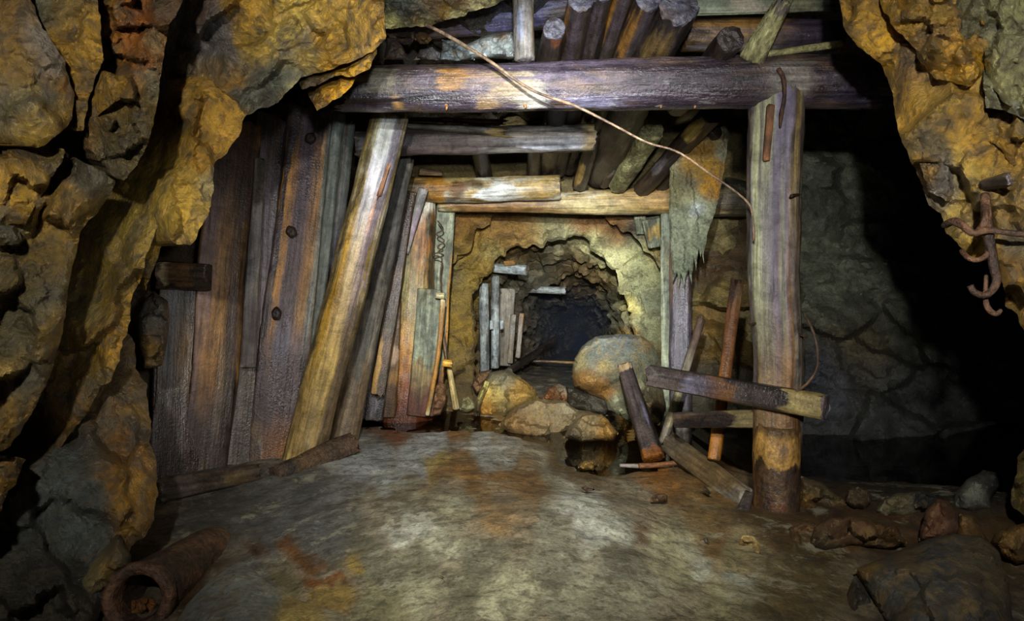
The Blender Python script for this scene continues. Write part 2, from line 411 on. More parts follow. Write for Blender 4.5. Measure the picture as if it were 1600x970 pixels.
def rock_data(outline, depth, cols, res=4.5, size=60, amp=.05, asp=1.0, ang=0.0, fine=.007, crack=.014, edge=.05, ew=16, thick=.5, pull=(0, 0),
              jit=2.5, mode='wall', bulge=.2, bw=60, seed=0, warp=22):
    r = np.random.default_rng(seed + 100)
    ol = np.array(outline, float); pts = []
    for i in range(len(ol)):
        a, b = ol[i], ol[(i + 1) % len(ol)]; L = np.hypot(*(b - a)); k = max(1, int(L / res))
        for t in np.arange(k) / k: pts.append(a + (b - a) * t)
    pts = np.array(pts)
    pts[:, 0] += jit * noise2(pts[:, 0], pts[:, 1], 14, seed + 21, 3); pts[:, 1] += jit * noise2(pts[:, 0], pts[:, 1], 14, seed + 23, 3)
    nb = len(pts)
    x0, y0 = pts.min(0); x1, y1 = pts.max(0)
    gx, gy = np.meshgrid(np.arange(x0, x1, res), np.arange(y0, y1, res * .87))
    gx = gx + (np.arange(gx.shape[0]) % 2)[:, None] * res / 2
    gx = gx.ravel() + r.uniform(-.25, .25, gx.size) * res; gy = gy.ravel() + r.uniform(-.25, .25, gy.size) * res
    k = inside(gx, gy, pts); gx, gy = gx[k], gy[k]
    k = edge_dist(gx, gy, pts) > res * .6; gx, gy = gx[k], gy[k]
    allp = np.vstack([pts, np.stack([gx, gy], -1)])
    res_ = delaunay_2d_cdt([Vector(p) for p in allp], [], [list(range(nb))], 1, 1e-4)
    vv = np.array([tuple(v) for v in res_[0]]); ff = [tuple(f) for f in res_[2]]
    px, py = vv[:, 0], vv[:, 1]
    # orientation: photo y runs down, so flip to face the viewer
    def area(f): a, b, c = vv[f[0]], vv[f[1]], vv[f[2]]; return (b[0]-a[0])*(c[1]-a[1]) - (b[1]-a[1])*(c[0]-a[0])
    ff = [f if area(f) < 0 else f[::-1] for f in ff]
    ed = edge_dist(px, py, pts)
    D = plane_idw(depth, px, py); dz_ = [d[2] for d in depth]; D = np.clip(D, min(dz_) - .12, max(dz_) + .3)
    f1, c1 = facets(px, py, size, asp, ang, seed + 1); f2, c2 = facets(px, py, size * .38, asp, ang, seed + 2)
    rough = 1.35 * amp * f1 + amp * .2 * f2 + fine * noise2(px, py, 12, seed + 6, 4)
    rough = rough + crack * (c1 * np.clip(.35 + noise2(px, py, 70, seed + 8), 0, 1) + .4 * c2 * np.clip(noise2(px, py, 50, seed + 9), 0, 1))
    col = colour_field(cols, px, py, seed, warp)
    V = []; Fc = []; C = []
    cnt = {}
    for f in ff:
        for i in range(3):
            e = (f[i], f[(i + 1) % 3]); cnt[e] = cnt.get(e, 0) + 1
    bnd = [e for e in cnt if (e[1], e[0]) not in cnt]
    if mode == 'wall':
        dd = D + rough + edge * np.exp(-(ed / ew) ** 1.0)
        V = unproj(px, py, dd); Fc = list(ff); C = col
        bi = sorted({e[0] for e in bnd} | {e[1] for e in bnd}); cen = vv.mean(0)
        ids = {}
        Vl = [V]; Cl = [C]; off = len(V)
        prev = {i: i for i in bi}
        for (sh, th) in ((.012, .25), (.05, 1.0)):
            bp = np.array([vv[i] for i in bi])
            inn = bp + (cen - bp) * sh + np.array(pull) * th
            dn = dd[bi] + thick * th + .05 * thick * noise2(bp[:, 0], bp[:, 1], 25, seed + 12)
            Vl.append(unproj(inn[:, 0], inn[:, 1], dn)); Cl.append(C[bi])
            cur = {i: off + j for j, i in enumerate(bi)}; off += len(bi)
            for (a, b) in bnd: Fc.append((prev[b], prev[a], cur[a], cur[b]))
            prev = cur
        V = np.vstack(Vl); C = np.vstack(Cl)
    else:
        t = np.clip(ed / bw, 0, 1); prof = np.sqrt(np.maximum(0, 1 - (1 - t) ** 2))
        m_ = np.clip(ed / (res * 2.5), 0, 1)
        front = D - bulge * prof + rough * m_
        isb = np.zeros(len(px), bool); isb[[e[0] for e in bnd]] = True
        back = D + bulge * prof - rough * m_ * .8
        V = list(unproj(px, py, front)); C = list(col); bmap = {}
        for i in range(len(px)):
            if isb[i]: bmap[i] = i
            else: bmap[i] = len(V); V.append(unproj(px[i], py[i], back[i])); C.append(col[i])
        Fc = list(ff) + [tuple(bmap[i] for i in f[::-1]) for f in ff]
        V = np.array(V); C = np.array(C)
    return V, Fc, C

def join(parts):
    Vs, Fs, Cs, o = [], [], [], 0
    for V, Fc, C in parts:
        Vs.append(V); Cs.append(C); Fs += [tuple(i + o for i in f) for f in Fc]; o += len(V)
    return np.vstack(Vs), Fs, np.vstack(Cs)

def stone(name, label, cat, outline, Y, cols, bulge, mat='boulder', bw=None, group=None, **kw):
    ol = np.array(outline, float); ext = ol.max(0) - ol.min(0)
    bw = bw or min(ext) * .32
    depth = Y if isinstance(Y, (list, tuple)) else [(ol[:, 0].mean(), ol[:, 1].mean(), Y)]
    kw.setdefault('size', max(16, min(ext) * .6)); kw.setdefault('amp', .04); kw.setdefault('crack', .008); kw.setdefault('jit', 1.5); kw.setdefault('fine', .006)
    kw.setdefault('res', max(2.2, min(4.5, min(ext) / 16))); kw.setdefault('seed', int(sum(map(ord, label))) % 900)
    V, Fc, C = rock_data(outline, depth, cols, mode='solid', bulge=bulge, bw=bw, **kw)
    org = np.array([(V[:, 0].min() + V[:, 0].max()) / 2, (V[:, 1].min() + V[:, 1].max()) / 2, V[:, 2].min()])
    o = mesh_obj(name, V - org, Fc, M[mat], tint=C); o.location = org
    return tag(o, label, cat, group)

# colours of rock as the place has them
OC = (186, 150, 58); OC2 = (164, 126, 46); YE = (198, 166, 74); GR = (122, 118, 96); GD = (84, 82, 72); BR = (104, 78, 44); RU = (116, 58, 22)
OL = (118, 104, 52); GB = (104, 108, 104); PU = (104, 96, 96); LG = (168, 170, 140); DK = (58, 52, 42)

# ================================================================== SETTING
# ---- floor --------------------------------------------------------------
WZ = .12
def fpt(px, py, z):
    Y = (H - z) / ((py - CY) / F); return ((px - CX) / F * Y, Y, z)
fc = [fpt(*t) for t in [
    (60, 965, .10), (300, 960, .12), (500, 965, .20), (700, 965, .25), (900, 965, .26), (1100, 965, .23), (1300, 965, .13), (1560, 965, .02),
    (250, 860, .13), (400, 850, .15), (520, 850, .20), (650, 810, .24), (800, 780, .26), (930, 800, .27), (985, 870, .25), (1040, 830, .19), (1080, 900, .19),
    (1200, 850, .15), (1350, 850, .10), (1450, 880, .05), (1570, 860, .06),
    (300, 770, .15), (420, 750, .16), (500, 715, .17), (560, 692, .15), (640, 690, .15), (720, 690, .16), (800, 688, .15), (845, 706, .14), (880, 733, .13),
    (940, 745, .125), (1000, 742, .13), (1080, 735, .14), (1150, 775, .14), (1210, 800, .13), (1280, 795, .135), (1400, 800, .135), (1560, 800, .14),
    (890, 765, .2), (950, 780, .235), (1010, 790, .17), (850, 735, .19), (700, 730, .2),
    (600, 662, .10), (640, 672, .125), (700, 668, .105), (760, 668, .12), (820, 672, .10), (900, 705, -.06), (980, 700, -.02), (1080, 690, -.02), (1130, 720, -.03),
    (1280, 740, -.12), (1450, 740, -.15), (1580, 740, -.12), (1300, 690, -.1), (1500, 690, -.1)]]
fc += [(-1.6, 5.0, .15), (-2.4, 3.6, .2), (-2.6, 2.2, .25), (-1.6, .9, .1), (0, .8, .22), (1.6, .9, .0), (3.4, 2.0, .05), (3.8, 4.2, -.05), (3.5, 6.5, -.1), (1.7, 6.2, .1),
       (-.7, 6.2, .14), (.2, 6.0, .14), (.7, 6.1, .16), (.3, 5.6, .09), (.35, 7.0, .24), (.3, 7.6, .24)]
fc = np.array(fc)
def tps_fit(c, lam=.002):
    d = np.hypot(c[:, None, 0] - c[None, :, 0], c[:, None, 1] - c[None, :, 1])
    K = np.where(d > 0, d * d * np.log(d + 1e-12), 0) + lam * np.eye(len(c))
    Q = np.stack([np.ones(len(c)), c[:, 0], c[:, 1]], -1)
    A = np.block([[K, Q], [Q.T, np.zeros((3, 3))]])
    return np.linalg.solve(A, np.concatenate([c[:, 2], np.zeros(3)]))
tw = tps_fit(fc)
def tps(x, y):
    out = np.empty(len(x))
    for s in range(0, len(x), 6000):
        xx, yy = x[s:s+6000], y[s:s+6000]
        d = np.hypot(xx[:, None] - fc[None, :, 0], yy[:, None] - fc[None, :, 1])
        K = np.where(d > 0, d * d * np.log(d + 1e-12), 0)
        out[s:s+6000] = K @ tw[:-3] + tw[-3] + tw[-2] * xx + tw[-1] * yy
    return out
def cxT(Y): return .40 + .123 * (Y - 6.3)
def czT(Y): return -.042 * np.maximum(0, Y - 6.6)
def floor_z(x, y):
    z = np.clip(tps(x, np.minimum(y, 7.2)), -.2, .4)
    far = .23 + czT(y) + .06 * ((x - cxT(y)) / .7) ** 2
    w = np.clip((y - 6.5) / .7, 0, 1); w = w * w * (3 - 2 * w)
    z = z * (1 - w) + far * w
    px = x * 100; py = y * 100
    z = z + .012 * noise2(px, py, 38, 3, 4) + .006 * noise2(px, py, 9, 5, 4)
    rg = noise2(px + 40, py, 22, 8, 3)
    z = z + .012 * np.maximum(0, rg) * np.clip((y - 4.4) * .5 + .5, 0, 2)
    return z
ys = [.55]
while ys[-1] < 25: ys.append(ys[-1] + max(.013, .0065 * ys[-1]))
ys = np.array(ys)
us = np.linspace(-1, 1, 520)
UU, YY = np.meshgrid(us, ys)
half = np.where(YY < 6.6, np.clip(.95 * YY + .6, 1.3, 4.2), 4.2 + (1.3 - 4.2) * np.clip((YY - 6.6) / .8, 0, 1))
cen = np.where(YY < 6.6, .35 * np.clip(YY / 4, 0, 1), cxT(YY) * np.clip((YY - 6.6) / .8, 0, 1) + .35 * (1 - np.clip((YY - 6.6) / .8, 0, 1)))
XX = (cen + UU * half).ravel(); YV = YY.ravel()
ZZ = floor_z(XX, YV)
fpx = CX + XX / YV * F; fpy = CY + (H - ZZ) / YV * F
fcols = [(650, 708, 48, (204, 208, 204)), (560, 712, 40, (176, 180, 178)), (760, 697, 44, (188, 188, 176)), (600, 745, 30, (160, 164, 158)), (730, 752, 40, (158, 116, 60)), (810, 752, 40, (146, 110, 64)), (690, 742, 18, (200, 172, 96)), (850, 735, 30, (158, 150, 124)),  # pale crust, plus brighter light on far edge and centre painted in
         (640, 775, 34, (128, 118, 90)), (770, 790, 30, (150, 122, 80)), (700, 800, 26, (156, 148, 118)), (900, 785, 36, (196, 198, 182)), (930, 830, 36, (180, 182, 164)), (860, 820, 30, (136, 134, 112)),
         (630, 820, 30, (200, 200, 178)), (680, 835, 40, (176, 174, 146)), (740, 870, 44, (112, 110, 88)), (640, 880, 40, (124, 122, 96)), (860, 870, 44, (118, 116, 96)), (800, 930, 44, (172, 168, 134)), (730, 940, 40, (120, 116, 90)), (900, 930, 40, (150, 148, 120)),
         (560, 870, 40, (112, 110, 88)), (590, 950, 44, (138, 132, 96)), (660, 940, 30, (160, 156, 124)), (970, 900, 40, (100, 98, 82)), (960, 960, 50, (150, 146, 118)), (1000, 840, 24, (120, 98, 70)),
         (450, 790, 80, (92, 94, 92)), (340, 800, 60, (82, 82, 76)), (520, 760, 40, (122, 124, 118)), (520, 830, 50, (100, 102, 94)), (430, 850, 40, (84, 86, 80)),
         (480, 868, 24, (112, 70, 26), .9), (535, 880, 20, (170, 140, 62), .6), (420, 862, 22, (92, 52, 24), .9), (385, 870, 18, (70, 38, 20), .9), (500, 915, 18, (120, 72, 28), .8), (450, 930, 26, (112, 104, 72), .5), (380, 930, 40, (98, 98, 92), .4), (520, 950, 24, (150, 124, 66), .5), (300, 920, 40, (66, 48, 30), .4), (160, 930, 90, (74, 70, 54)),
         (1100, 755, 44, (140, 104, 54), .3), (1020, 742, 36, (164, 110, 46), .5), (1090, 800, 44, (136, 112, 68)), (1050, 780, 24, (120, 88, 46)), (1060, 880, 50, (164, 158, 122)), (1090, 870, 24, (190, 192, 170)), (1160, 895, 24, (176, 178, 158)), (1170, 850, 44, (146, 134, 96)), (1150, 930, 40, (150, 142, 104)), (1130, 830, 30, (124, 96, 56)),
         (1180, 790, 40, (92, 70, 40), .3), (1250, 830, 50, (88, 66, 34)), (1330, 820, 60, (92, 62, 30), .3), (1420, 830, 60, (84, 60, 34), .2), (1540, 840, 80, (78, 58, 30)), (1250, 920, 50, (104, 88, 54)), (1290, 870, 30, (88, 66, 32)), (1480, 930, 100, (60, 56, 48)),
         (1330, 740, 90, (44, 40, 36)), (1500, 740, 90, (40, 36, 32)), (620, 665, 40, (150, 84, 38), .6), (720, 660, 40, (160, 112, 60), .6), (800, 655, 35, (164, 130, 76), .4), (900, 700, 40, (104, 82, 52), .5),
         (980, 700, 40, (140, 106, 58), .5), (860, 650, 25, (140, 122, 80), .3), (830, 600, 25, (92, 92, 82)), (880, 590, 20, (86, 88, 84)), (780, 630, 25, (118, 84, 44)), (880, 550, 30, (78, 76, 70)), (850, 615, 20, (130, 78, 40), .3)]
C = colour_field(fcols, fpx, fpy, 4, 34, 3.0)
C[:, :3] *= (1 + .22 * noise2(fpx, fpy, 16, 12, 5))[:, None]
nx = len(us)
Fc = [(i*nx+j, i*nx+j+1, (i+1)*nx+j+1, (i+1)*nx+j) for i in range(len(ys)-1) for j in range(nx-1)]
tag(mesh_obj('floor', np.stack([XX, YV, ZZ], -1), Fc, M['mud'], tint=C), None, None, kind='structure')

# ---- water pools ---------------------------------------------------------
def pool(name, label, poly, z):
    pts = np.array(poly, float); c = pts.mean(0)
    d = delaunay_2d_cdt([Vector(p) for p in pts], [], [list(range(len(pts)))], 1, 1e-4)
    V = [(v[0] - c[0], v[1] - c[1], 0) for v in d[0]]
    o = mesh_obj(name, V, d[2], M['water']); o.location = (c[0], c[1], z)
    return tag(o, label, 'water', kind='stuff')
pool('pool_water', 'shallow brown water between the pale mud mound and the tunnel mouth', [(-1.9, 4.2), (-.9, 4.05), (.1, 3.5), (.75, 3.3), (1.25, 3.05), (1.35, 6.2), (-1.2, 6.2), (-1.9, 5.2)], WZ)
pool('chamber_water', 'black still water in the dark side chamber on the right', [(1.36, 3.02), (3.9, 2.95), (4.6, 6.3), (1.36, 6.3)], WZ)

# ---- left rock wall: overlapping spurs of one rock mass --------------------------------------
W = []
def spur(ol, depth, cols, **kw): W.append(rock_data(ol, depth, cols, **kw))
# upper left rounded mass
spur([(-330, -60), (30, -60), (60, 30), (100, 95), (117, 150), (113, 186), (95, 208), (62, 231), (30, 225), (-330, 170)],
     [(0, 0, 1.62), (100, 150, 1.60), (0, 200, 1.55), (60, 60, 1.58), (40, 150, 1.5)],
     [(40, 170, 45, (104, 96, 66)), (70, 70, 30, (136, 128, 116)), (100, 190, 30, OC2), (60, 215, 30, OC), (20, 40, 50, (140, 108, 52)), (110, 140, 25, (128, 92, 40)), (20, 110, 50, (120, 96, 48))],
     size=90, amp=.025, edge=.09, ew=25, thick=.35, pull=(-330, 0), seed=1)
# slab right of it
spur([(20, -60), (150, -60), (156, 30), (162, 92), (150, 122), (138, 160), (130, 205), (110, 205), (95, 120), (50, 40)],
     [(60, 0, 1.72), (150, 60, 1.68), (130, 180, 1.74)],
     [(130, 60, 50, OC2), (60, 10, 40, (112, 112, 88)), (130, 150, 40, (150, 116, 44)), (100, 0, 40, (130, 110, 60))], size=60, amp=.03, thick=.4, pull=(-50, 0), seed=2)
# wet rusty spur
spur([(140, -60), (305, -60), (284, 10), (266, 38), (256, 78), (250, 130), (243, 180), (232, 225), (214, 258), (192, 280), (172, 272), (135, 225), (120, 150), (150, 90)],
     [(160, 0, 1.84), (250, 100, 1.78), (200, 260, 1.76), (180, 100, 1.86), (205, 140, 1.74)],
     [(210, 30, 35, (140, 84, 36), .6), (205, 75, 40, (146, 92, 40), .6), (235, 60, 20, (128, 118, 84), .5), (240, 120, 25, (124, 116, 88), .5), (180, 130, 30, (140, 108, 50)), (215, 190, 30, (122, 102, 54), .4), (160, 90, 25, (140, 112, 50)),
      (170, 20, 25, (150, 116, 46)), (190, 250, 30, (100, 88, 56), .4), (270, 10, 25, (110, 86, 60), .4)],
     size=42, amp=.045, crack=.016, edge=.06, thick=.32, pull=(-40, 0), seed=3)
# overhang block inside it
spur([(140, 165), (160, 110), (190, 118), (206, 138), (180, 158), (150, 180), (133, 185)], [(140, 165, 1.74), (200, 135, 1.66), (160, 120, 1.72)],
     [(170, 140, 40, (168, 128, 46)), (150, 170, 20, OC2)], size=30, amp=.02, thick=.25, seed=4)
# lower left mass
spur([(-330, 150), (0, 196), (62, 228), (100, 232), (98, 250), (75, 290), (62, 310), (40, 350), (-330, 352)],
     [(0, 200, 1.62), (90, 240, 1.66), (0, 340, 1.58)],
     [(30, 290, 50, OC2), (70, 245, 25, (126, 108, 62)), (10, 230, 30, (120, 96, 50)), (60, 300, 25, OC)], size=55, amp=.03, thick=.35, pull=(-40, 0), seed=5)
spur([(-330, 345), (25, 352), (35, 372), (30, 382), (-330, 388)], [(0, 350, 1.58), (30, 380, 1.6), (-50, 380, 1.58)], [(10, 365, 60, (88, 84, 66)), (0, 380, 20, OL)], size=30, amp=.015, thick=.3, seed=6)
# tall column below
spur([(-330, 240), (60, 300), (100, 236), (150, 262), (182, 284), (168, 310), (128, 358), (112, 420), (104, 470), (99, 520), (78, 585), (45, 655), (14, 700), (-330, 760)],
     [(150, 290, 1.86), (110, 420, 1.74), (90, 540, 1.7), (0, 700, 1.6), (0, 400, 1.64), (60, 330, 1.74), (60, 480, 1.66)],
     [(140, 280, 26, (112, 106, 84), .4), (90, 330, 40, (150, 116, 44)), (110, 300, 20, OC2), (60, 400, 40, (128, 104, 50)), (60, 460, 30, (98, 92, 70), .4), (15, 430, 40, (104, 88, 50), .4), (80, 530, 30, (132, 104, 44)), (30, 520, 40, (104, 94, 60)),
      (5, 580, 30, (176, 146, 76)), (40, 600, 25, (92, 90, 76), .4), (30, 650, 40, (130, 102, 42)), (0, 690, 40, (140, 106, 40)), (20, 350, 40, (132, 112, 60))],
     size=75, amp=.055, asp=1.5, ang=.5, crack=.016, edge=.07, thick=.38, pull=(-50, 10), seed=7)
spur([(-330, 690), (0, 712), (40, 716), (30, 745), (8, 780), (-10, 830), (-330, 900)], [(0, 710, 1.62), (30, 740, 1.66), (-30, 850, 1.55)], [(10, 740, 40, (140, 104, 36)), (0, 790, 30, (126, 92, 36))], size=35, amp=.03, thick=.35, seed=8)
# broad ochre spur behind the shadow gap
spur([(225, 200), (262, 125), (330, 118), (378, 138), (385, 172), (372, 212), (352, 240), (337, 258), (333, 300), (326, 330), (305, 372), (296, 383), (270, 380), (246, 352), (240, 372), (226, 402), (222, 430), (208, 462),
      (204, 500), (184, 565), (172, 598), (156, 606), (140, 640), (80, 720), (-20, 800), (-40, 600), (90, 420)],
     [(300, 130, 2.22), (380, 170, 2.16), (330, 300, 2.14), (290, 370, 2.08), (220, 400, 2.12), (160, 600, 2.0), (20, 720, 2.1), (180, 380, 2.26), (110, 560, 2.3), (145, 440, 2.42), (60, 640, 2.25), (170, 300, 2.4), (250, 200, 2.34), (250, 260, 2.25), (260, 330, 2.1)],
     [(330, 170, 40, (202, 156, 62)), (310, 150, 25, (196, 150, 60)), (290, 210, 40, OC2), (320, 250, 30, (180, 136, 44)), (300, 200, 14, (120, 120, 96)), (290, 310, 40, OC), (220, 300, 30, (168, 140, 62)), (200, 350, 40, (160, 134, 56)),
      (170, 420, 40, (146, 120, 54)), (190, 500, 40, (164, 124, 40)), (170, 570, 25, (156, 122, 44)), (150, 480, 30, (122, 110, 62)), (130, 560, 40, (134, 104, 44)), (100, 640, 50, (126, 94, 38)), (145, 590, 25, (92, 84, 56)), (330, 290, 20, (176, 166, 120)), (60, 700, 60, (118, 88, 34))],
     size=85, amp=.07, asp=1.5, ang=.15, crack=.018, edge=.07, thick=.45, pull=(-70, 0), seed=9)
# upper right spur of the left wall
spur([(255, 150), (288, 20), (300, -70), (610, -70), (601, 5), (601, 62), (585, 78), (540, 100), (500, 112), (468, 122), (452, 140), (436, 160), (408, 170), (384, 180), (340, 150)],
     [(300, 60, 2.26), (380, 40, 2.16), (600, 30, 2.32), (460, 110, 2.24), (400, 165, 2.2), (320, 130, 2.28), (500, -40, 2.15)],
     [(330, 60, 38, (122, 116, 112), .4), (300, 20, 24, (90, 64, 48), .3), (340, 110, 24, (118, 98, 62)), (355, 120, 16, (190, 140, 40)), (440, 40, 50, YE), (530, 30, 50, (206, 160, 56)), (580, 30, 35, (204, 154, 60)), (400, 60, 25, OC), (420, 120, 26, (112, 112, 92), .3),
      (480, 60, 18, (120, 118, 104)), (400, 150, 25, (108, 108, 92), .3), (390, 20, 30, (196, 146, 40)), (520, 90, 30, (204, 150, 44)), (455, 130, 10, (170, 160, 110)), (440, 80, 16, (120, 112, 90))],
     size=85, amp=.065, crack=.016, ang=-.5, asp=.7, edge=.06, thick=.5, pull=(-20, -50), seed=10)
spur([(462, 118), (520, 112), (588, 66), (590, 82), (576, 108), (556, 120), (530, 116), (498, 132), (470, 138)], [(470, 130, 2.42), (585, 80, 2.42), (530, 120, 2.4)],
     [(560, 95, 40, (206, 154, 48)), (490, 125, 24, (110, 92, 60))], size=26, amp=.02, thick=.3, pull=(-10, -30), seed=11, res=3.5)
spur([(482, 150), (500, 134), (530, 124), (556, 122), (548, 138), (530, 154), (505, 168), (494, 171)], [(490, 150, 2.5), (550, 125, 2.5), (505, 165, 2.46)],
     [(520, 145, 50, (206, 150, 40)), (490, 160, 12, (130, 100, 60))], size=26, amp=.02, thick=.3, pull=(-10, -30), seed=12, res=3.5)
spur([(222, 408), (246, 358), (256, 372), (250, 395), (236, 430), (228, 452)], [(230, 420, 2.3), (250, 370, 2.3), (240, 430, 2.3)], [(240, 400, 40, (150, 118, 40))], size=24, amp=.02, thick=.3, pull=(-20, 0), seed=13, res=3.5)
# lower dark mass with an ochre flank
spur([(-330, 980), (-20, 800), (20, 742), (70, 700), (118, 690), (150, 640), (160, 604), (200, 520), (212, 540), (212, 575), (228, 600), (234, 640), (236, 690), (243, 720), (246, 770), (241, 806), (226, 838), (205, 852), (190, 900), (140, 985), (60, 1040)],
     [(60, 740, 2.0), (150, 640, 2.24), (230, 640, 2.3), (243, 780, 2.1), (150, 850, 1.95), (60, 980, 1.75), (130, 760, 2.0), (195, 780, 2.02), (110, 860, 1.92)],
     [(190, 730, 32, (148, 106, 40)), (215, 780, 26, (166, 122, 36)), (180, 690, 24, (128, 92, 44)), (225, 640, 22, (126, 98, 44)), (200, 600, 22, (104, 82, 46)), (100, 760, 40, (86, 92, 86)), (60, 830, 45, (74, 78, 72)), (120, 840, 40, (80, 86, 80)), (205, 660, 14, (70, 66, 58)),
      (40, 940, 60, (60, 56, 42)), (215, 840, 20, (140, 104, 40)), (150, 700, 25, (92, 86, 70)), (110, 920, 40, (62, 62, 54))],
     size=90, amp=.05, asp=1.3, ang=-.5, crack=.014, edge=.07, thick=.5, pull=(-330, 0), seed=14)
V, Fc, C = join(W)
tag(mesh_obj('wall_left', V, Fc, M['rock'], tint=C), None, None, kind='structure')
# rock behind the left lagging
W = []
spur([(150, 60), (690, 60), (672, 640), (640, 700), (520, 760), (200, 800), (120, 500)], [(200, 400, 4.1), (420, 400, 4.6), (700, 400, 6.0), (300, 780, 4.0), (600, 700, 5.6)],
     [(300, 400, 200, (70, 56, 40)), (600, 400, 200, (84, 62, 36))], res=9, size=80, amp=.08, thick=.5, seed=15)
def sheet(x0, y0, x1, y1, zt, seed):
    L = math.hypot(x1 - x0, y1 - y0); a, b = np.meshgrid(np.arange(0, L, .08), np.arange(-.4, zt, .08))
    n = fbm(np.stack([a.ravel() * 1.3, b.ravel() * 1.3, np.full(a.size, seed * 1.)], -1), 4, seed) * .16 + facets(a.ravel() * 100, b.ravel() * 100, 60, 1.3, .4, seed)[0] * .07
    tx, ty = (x1 - x0) / L, (y1 - y0) / L
    V = np.stack([x0 + tx * a.ravel() - ty * n, y0 + ty * a.ravel() + tx * n, b.ravel()], -1); k = a.shape[1]
    Fc = [(i*k+j, i*k+j+1, (i+1)*k+j+1, (i+1)*k+j) for i in range(a.shape[0]-1) for j in range(k-1)]
    return V, Fc, np.concatenate([np.tile(s2l((104, 84, 46)), (len(V), 1)), np.zeros((len(V), 1))], 1)
W.append(sheet(-2.3, 0.2, -2.75, 4.0, 3.0, 90))
V, Fc, C = join(W)
tag(mesh_obj('wall_side', V, Fc, M['rock_dark'], tint=C), None, None, kind='structure')

# ---- right rock wall in the foreground ---------------------------------------------------------
W = []
spur([(1306, -70), (1314, 20), (1322, 50), (1342, 73), (1376, 99), (1394, 145), (1396, 170), (1405, 208), (1424, 257), (1437, 280), (1450, 320), (1471, 333), (1478, 363), (1496, 378), (1512, 400), (1537, 406), (1557, 398),
      (1562, 415), (1569, 458), (1571, 479), (1590, 493), (1600, 515), (1930, 540), (1930, -70)],
     [(1320, 0, 2.2), (1390, 130, 2.1), (1450, 300, 1.95), (1500, 390, 1.88), (1580, 490, 1.85), (1640, 100, 1.9), (1640, 400, 1.75), (1450, 130, 2.08), (1520, 250, 1.86), (1490, 170, 1.9)],
     [(1340, 30, 36, OC2), (1370, 80, 30, (190, 146, 46)), (1420, 100, 24, (128, 100, 64)), (1420, 180, 26, (190, 148, 56)), (1450, 210, 26, (118, 104, 70)), (1490, 180, 30, (196, 152, 58)), (1480, 160, 20, (186, 150, 64)), (1440, 270, 24, (182, 138, 44)), (1470, 290, 30, (118, 112, 96)),
      (1510, 270, 40, (168, 140, 66)), (1550, 230, 30, (176, 136, 50)), (1500, 350, 26, (170, 144, 72)), (1520, 392, 20, (190, 146, 30)), (1560, 330, 40, (146, 118, 60)), (1585, 430, 30, (140, 106, 46)), (1540, 330, 20, (128, 108, 64)), (1590, 380, 26, (108, 98, 74)), (1465, 250, 14, (112, 108, 98))],
     size=80, amp=.06, ang=.6, asp=1.5, crack=.016, edge=.07, thick=.5, pull=(70, 0), seed=21)
spur([(1368, -70), (1376, 5), (1390, 34), (1412, 60), (1432, 78), (1438, 96), (1450, 112), (1462, 124), (1490, 128), (1514, 136), (1528, 118), (1540, 60), (1528, -70)],
     [(1380, 0, 1.98), (1440, 90, 1.88), (1515, 130, 1.8), (1500, 0, 1.85), (1470, 60, 1.8)],
     [(1400, 30, 26, (188, 144, 52)), (1440, 20, 30, (178, 142, 62)), (1450, 60, 24, (150, 118, 70)), (1460, 100, 26, (196, 154, 60)), (1500, 110, 26, (206, 156, 40)), (1500, 50, 24, (170, 128, 50)), (1440, 96, 12, (180, 160, 120))],
     size=40, amp=.04, crack=.014, edge=.06, thick=.22, pull=(30, -10), seed=22)
spur([(1490, -70), (1930, -70), (1930, 190), (1600, 182), (1570, 160), (1540, 118), (1536, 60), (1525, 50), (1500, 64), (1496, 30)],
     [(1500, 0, 1.8), (1540, 100, 1.74), (1620, 170, 1.6), (1640, 0, 1.62), (1575, 60, 1.7)],
     [(1520, 30, 34, (116, 112, 76)), (1570, 60, 40, (132, 130, 88)), (1600, 120, 40, (124, 120, 80)), (1560, 120, 24, (136, 130, 84)), (1550, 55, 12, (160, 158, 128))],
     size=46, amp=.04, ang=.1, asp=1.8, crack=.016, edge=.06, thick=.28, pull=(40, 0), seed=23)
spur([(1538, 112), (1570, 140), (1620, 168), (1930, 180), (1930, 200), (1600, 186), (1590, 180), (1566, 172), (1540, 168)],
     [(1540, 130, 1.76), (1600, 180, 1.66), (1930, 190, 1.58)], [(1560, 150, 40, (126, 126, 94)), (1600, 172, 30, (140, 140, 120))], size=30, amp=.02, thick=.25, pull=(30, 0), seed=24)
spur([(1526, 180), (1560, 168), (1600, 182), (1930, 190), (1930, 330), (1620, 318), (1596, 292), (1580, 258), (1562, 232), (1544, 222), (1534, 208)],
     [(1535, 190, 1.84), (1590, 270, 1.76), (1660, 300, 1.65), (1640, 200, 1.68)],
     [(1560, 200, 34, (168, 128, 42)), (1590, 240, 24, (122, 90, 44)), (1600, 190, 30, (136, 118, 66))], size=44, amp=.04, thick=.22, pull=(30, 0), seed=25)
# squared recess block low on the wall
spur([(1436, 252), (1480, 242), (1486, 300), (1478, 312), (1452, 300)], [(1440, 255, 1.92), (1480, 245, 1.88), (1470, 305, 1.9)],
     [(1462, 275, 18, (140, 132, 118)), (1445, 270, 14, (150, 116, 54))], size=30, amp=.015, thick=.2, pull=(20, 0), seed=26, res=3.5)
spur([(1440, 236), (1512, 208), (1514, 214), (1482, 232), (1440, 250)], [(1440, 240, 1.86), (1512, 210, 1.8), (1480, 232, 1.84)], [(1470, 230, 60, (84, 62, 34))], size=30, amp=.012, thick=.2, pull=(20, 0), seed=27, res=3.5)
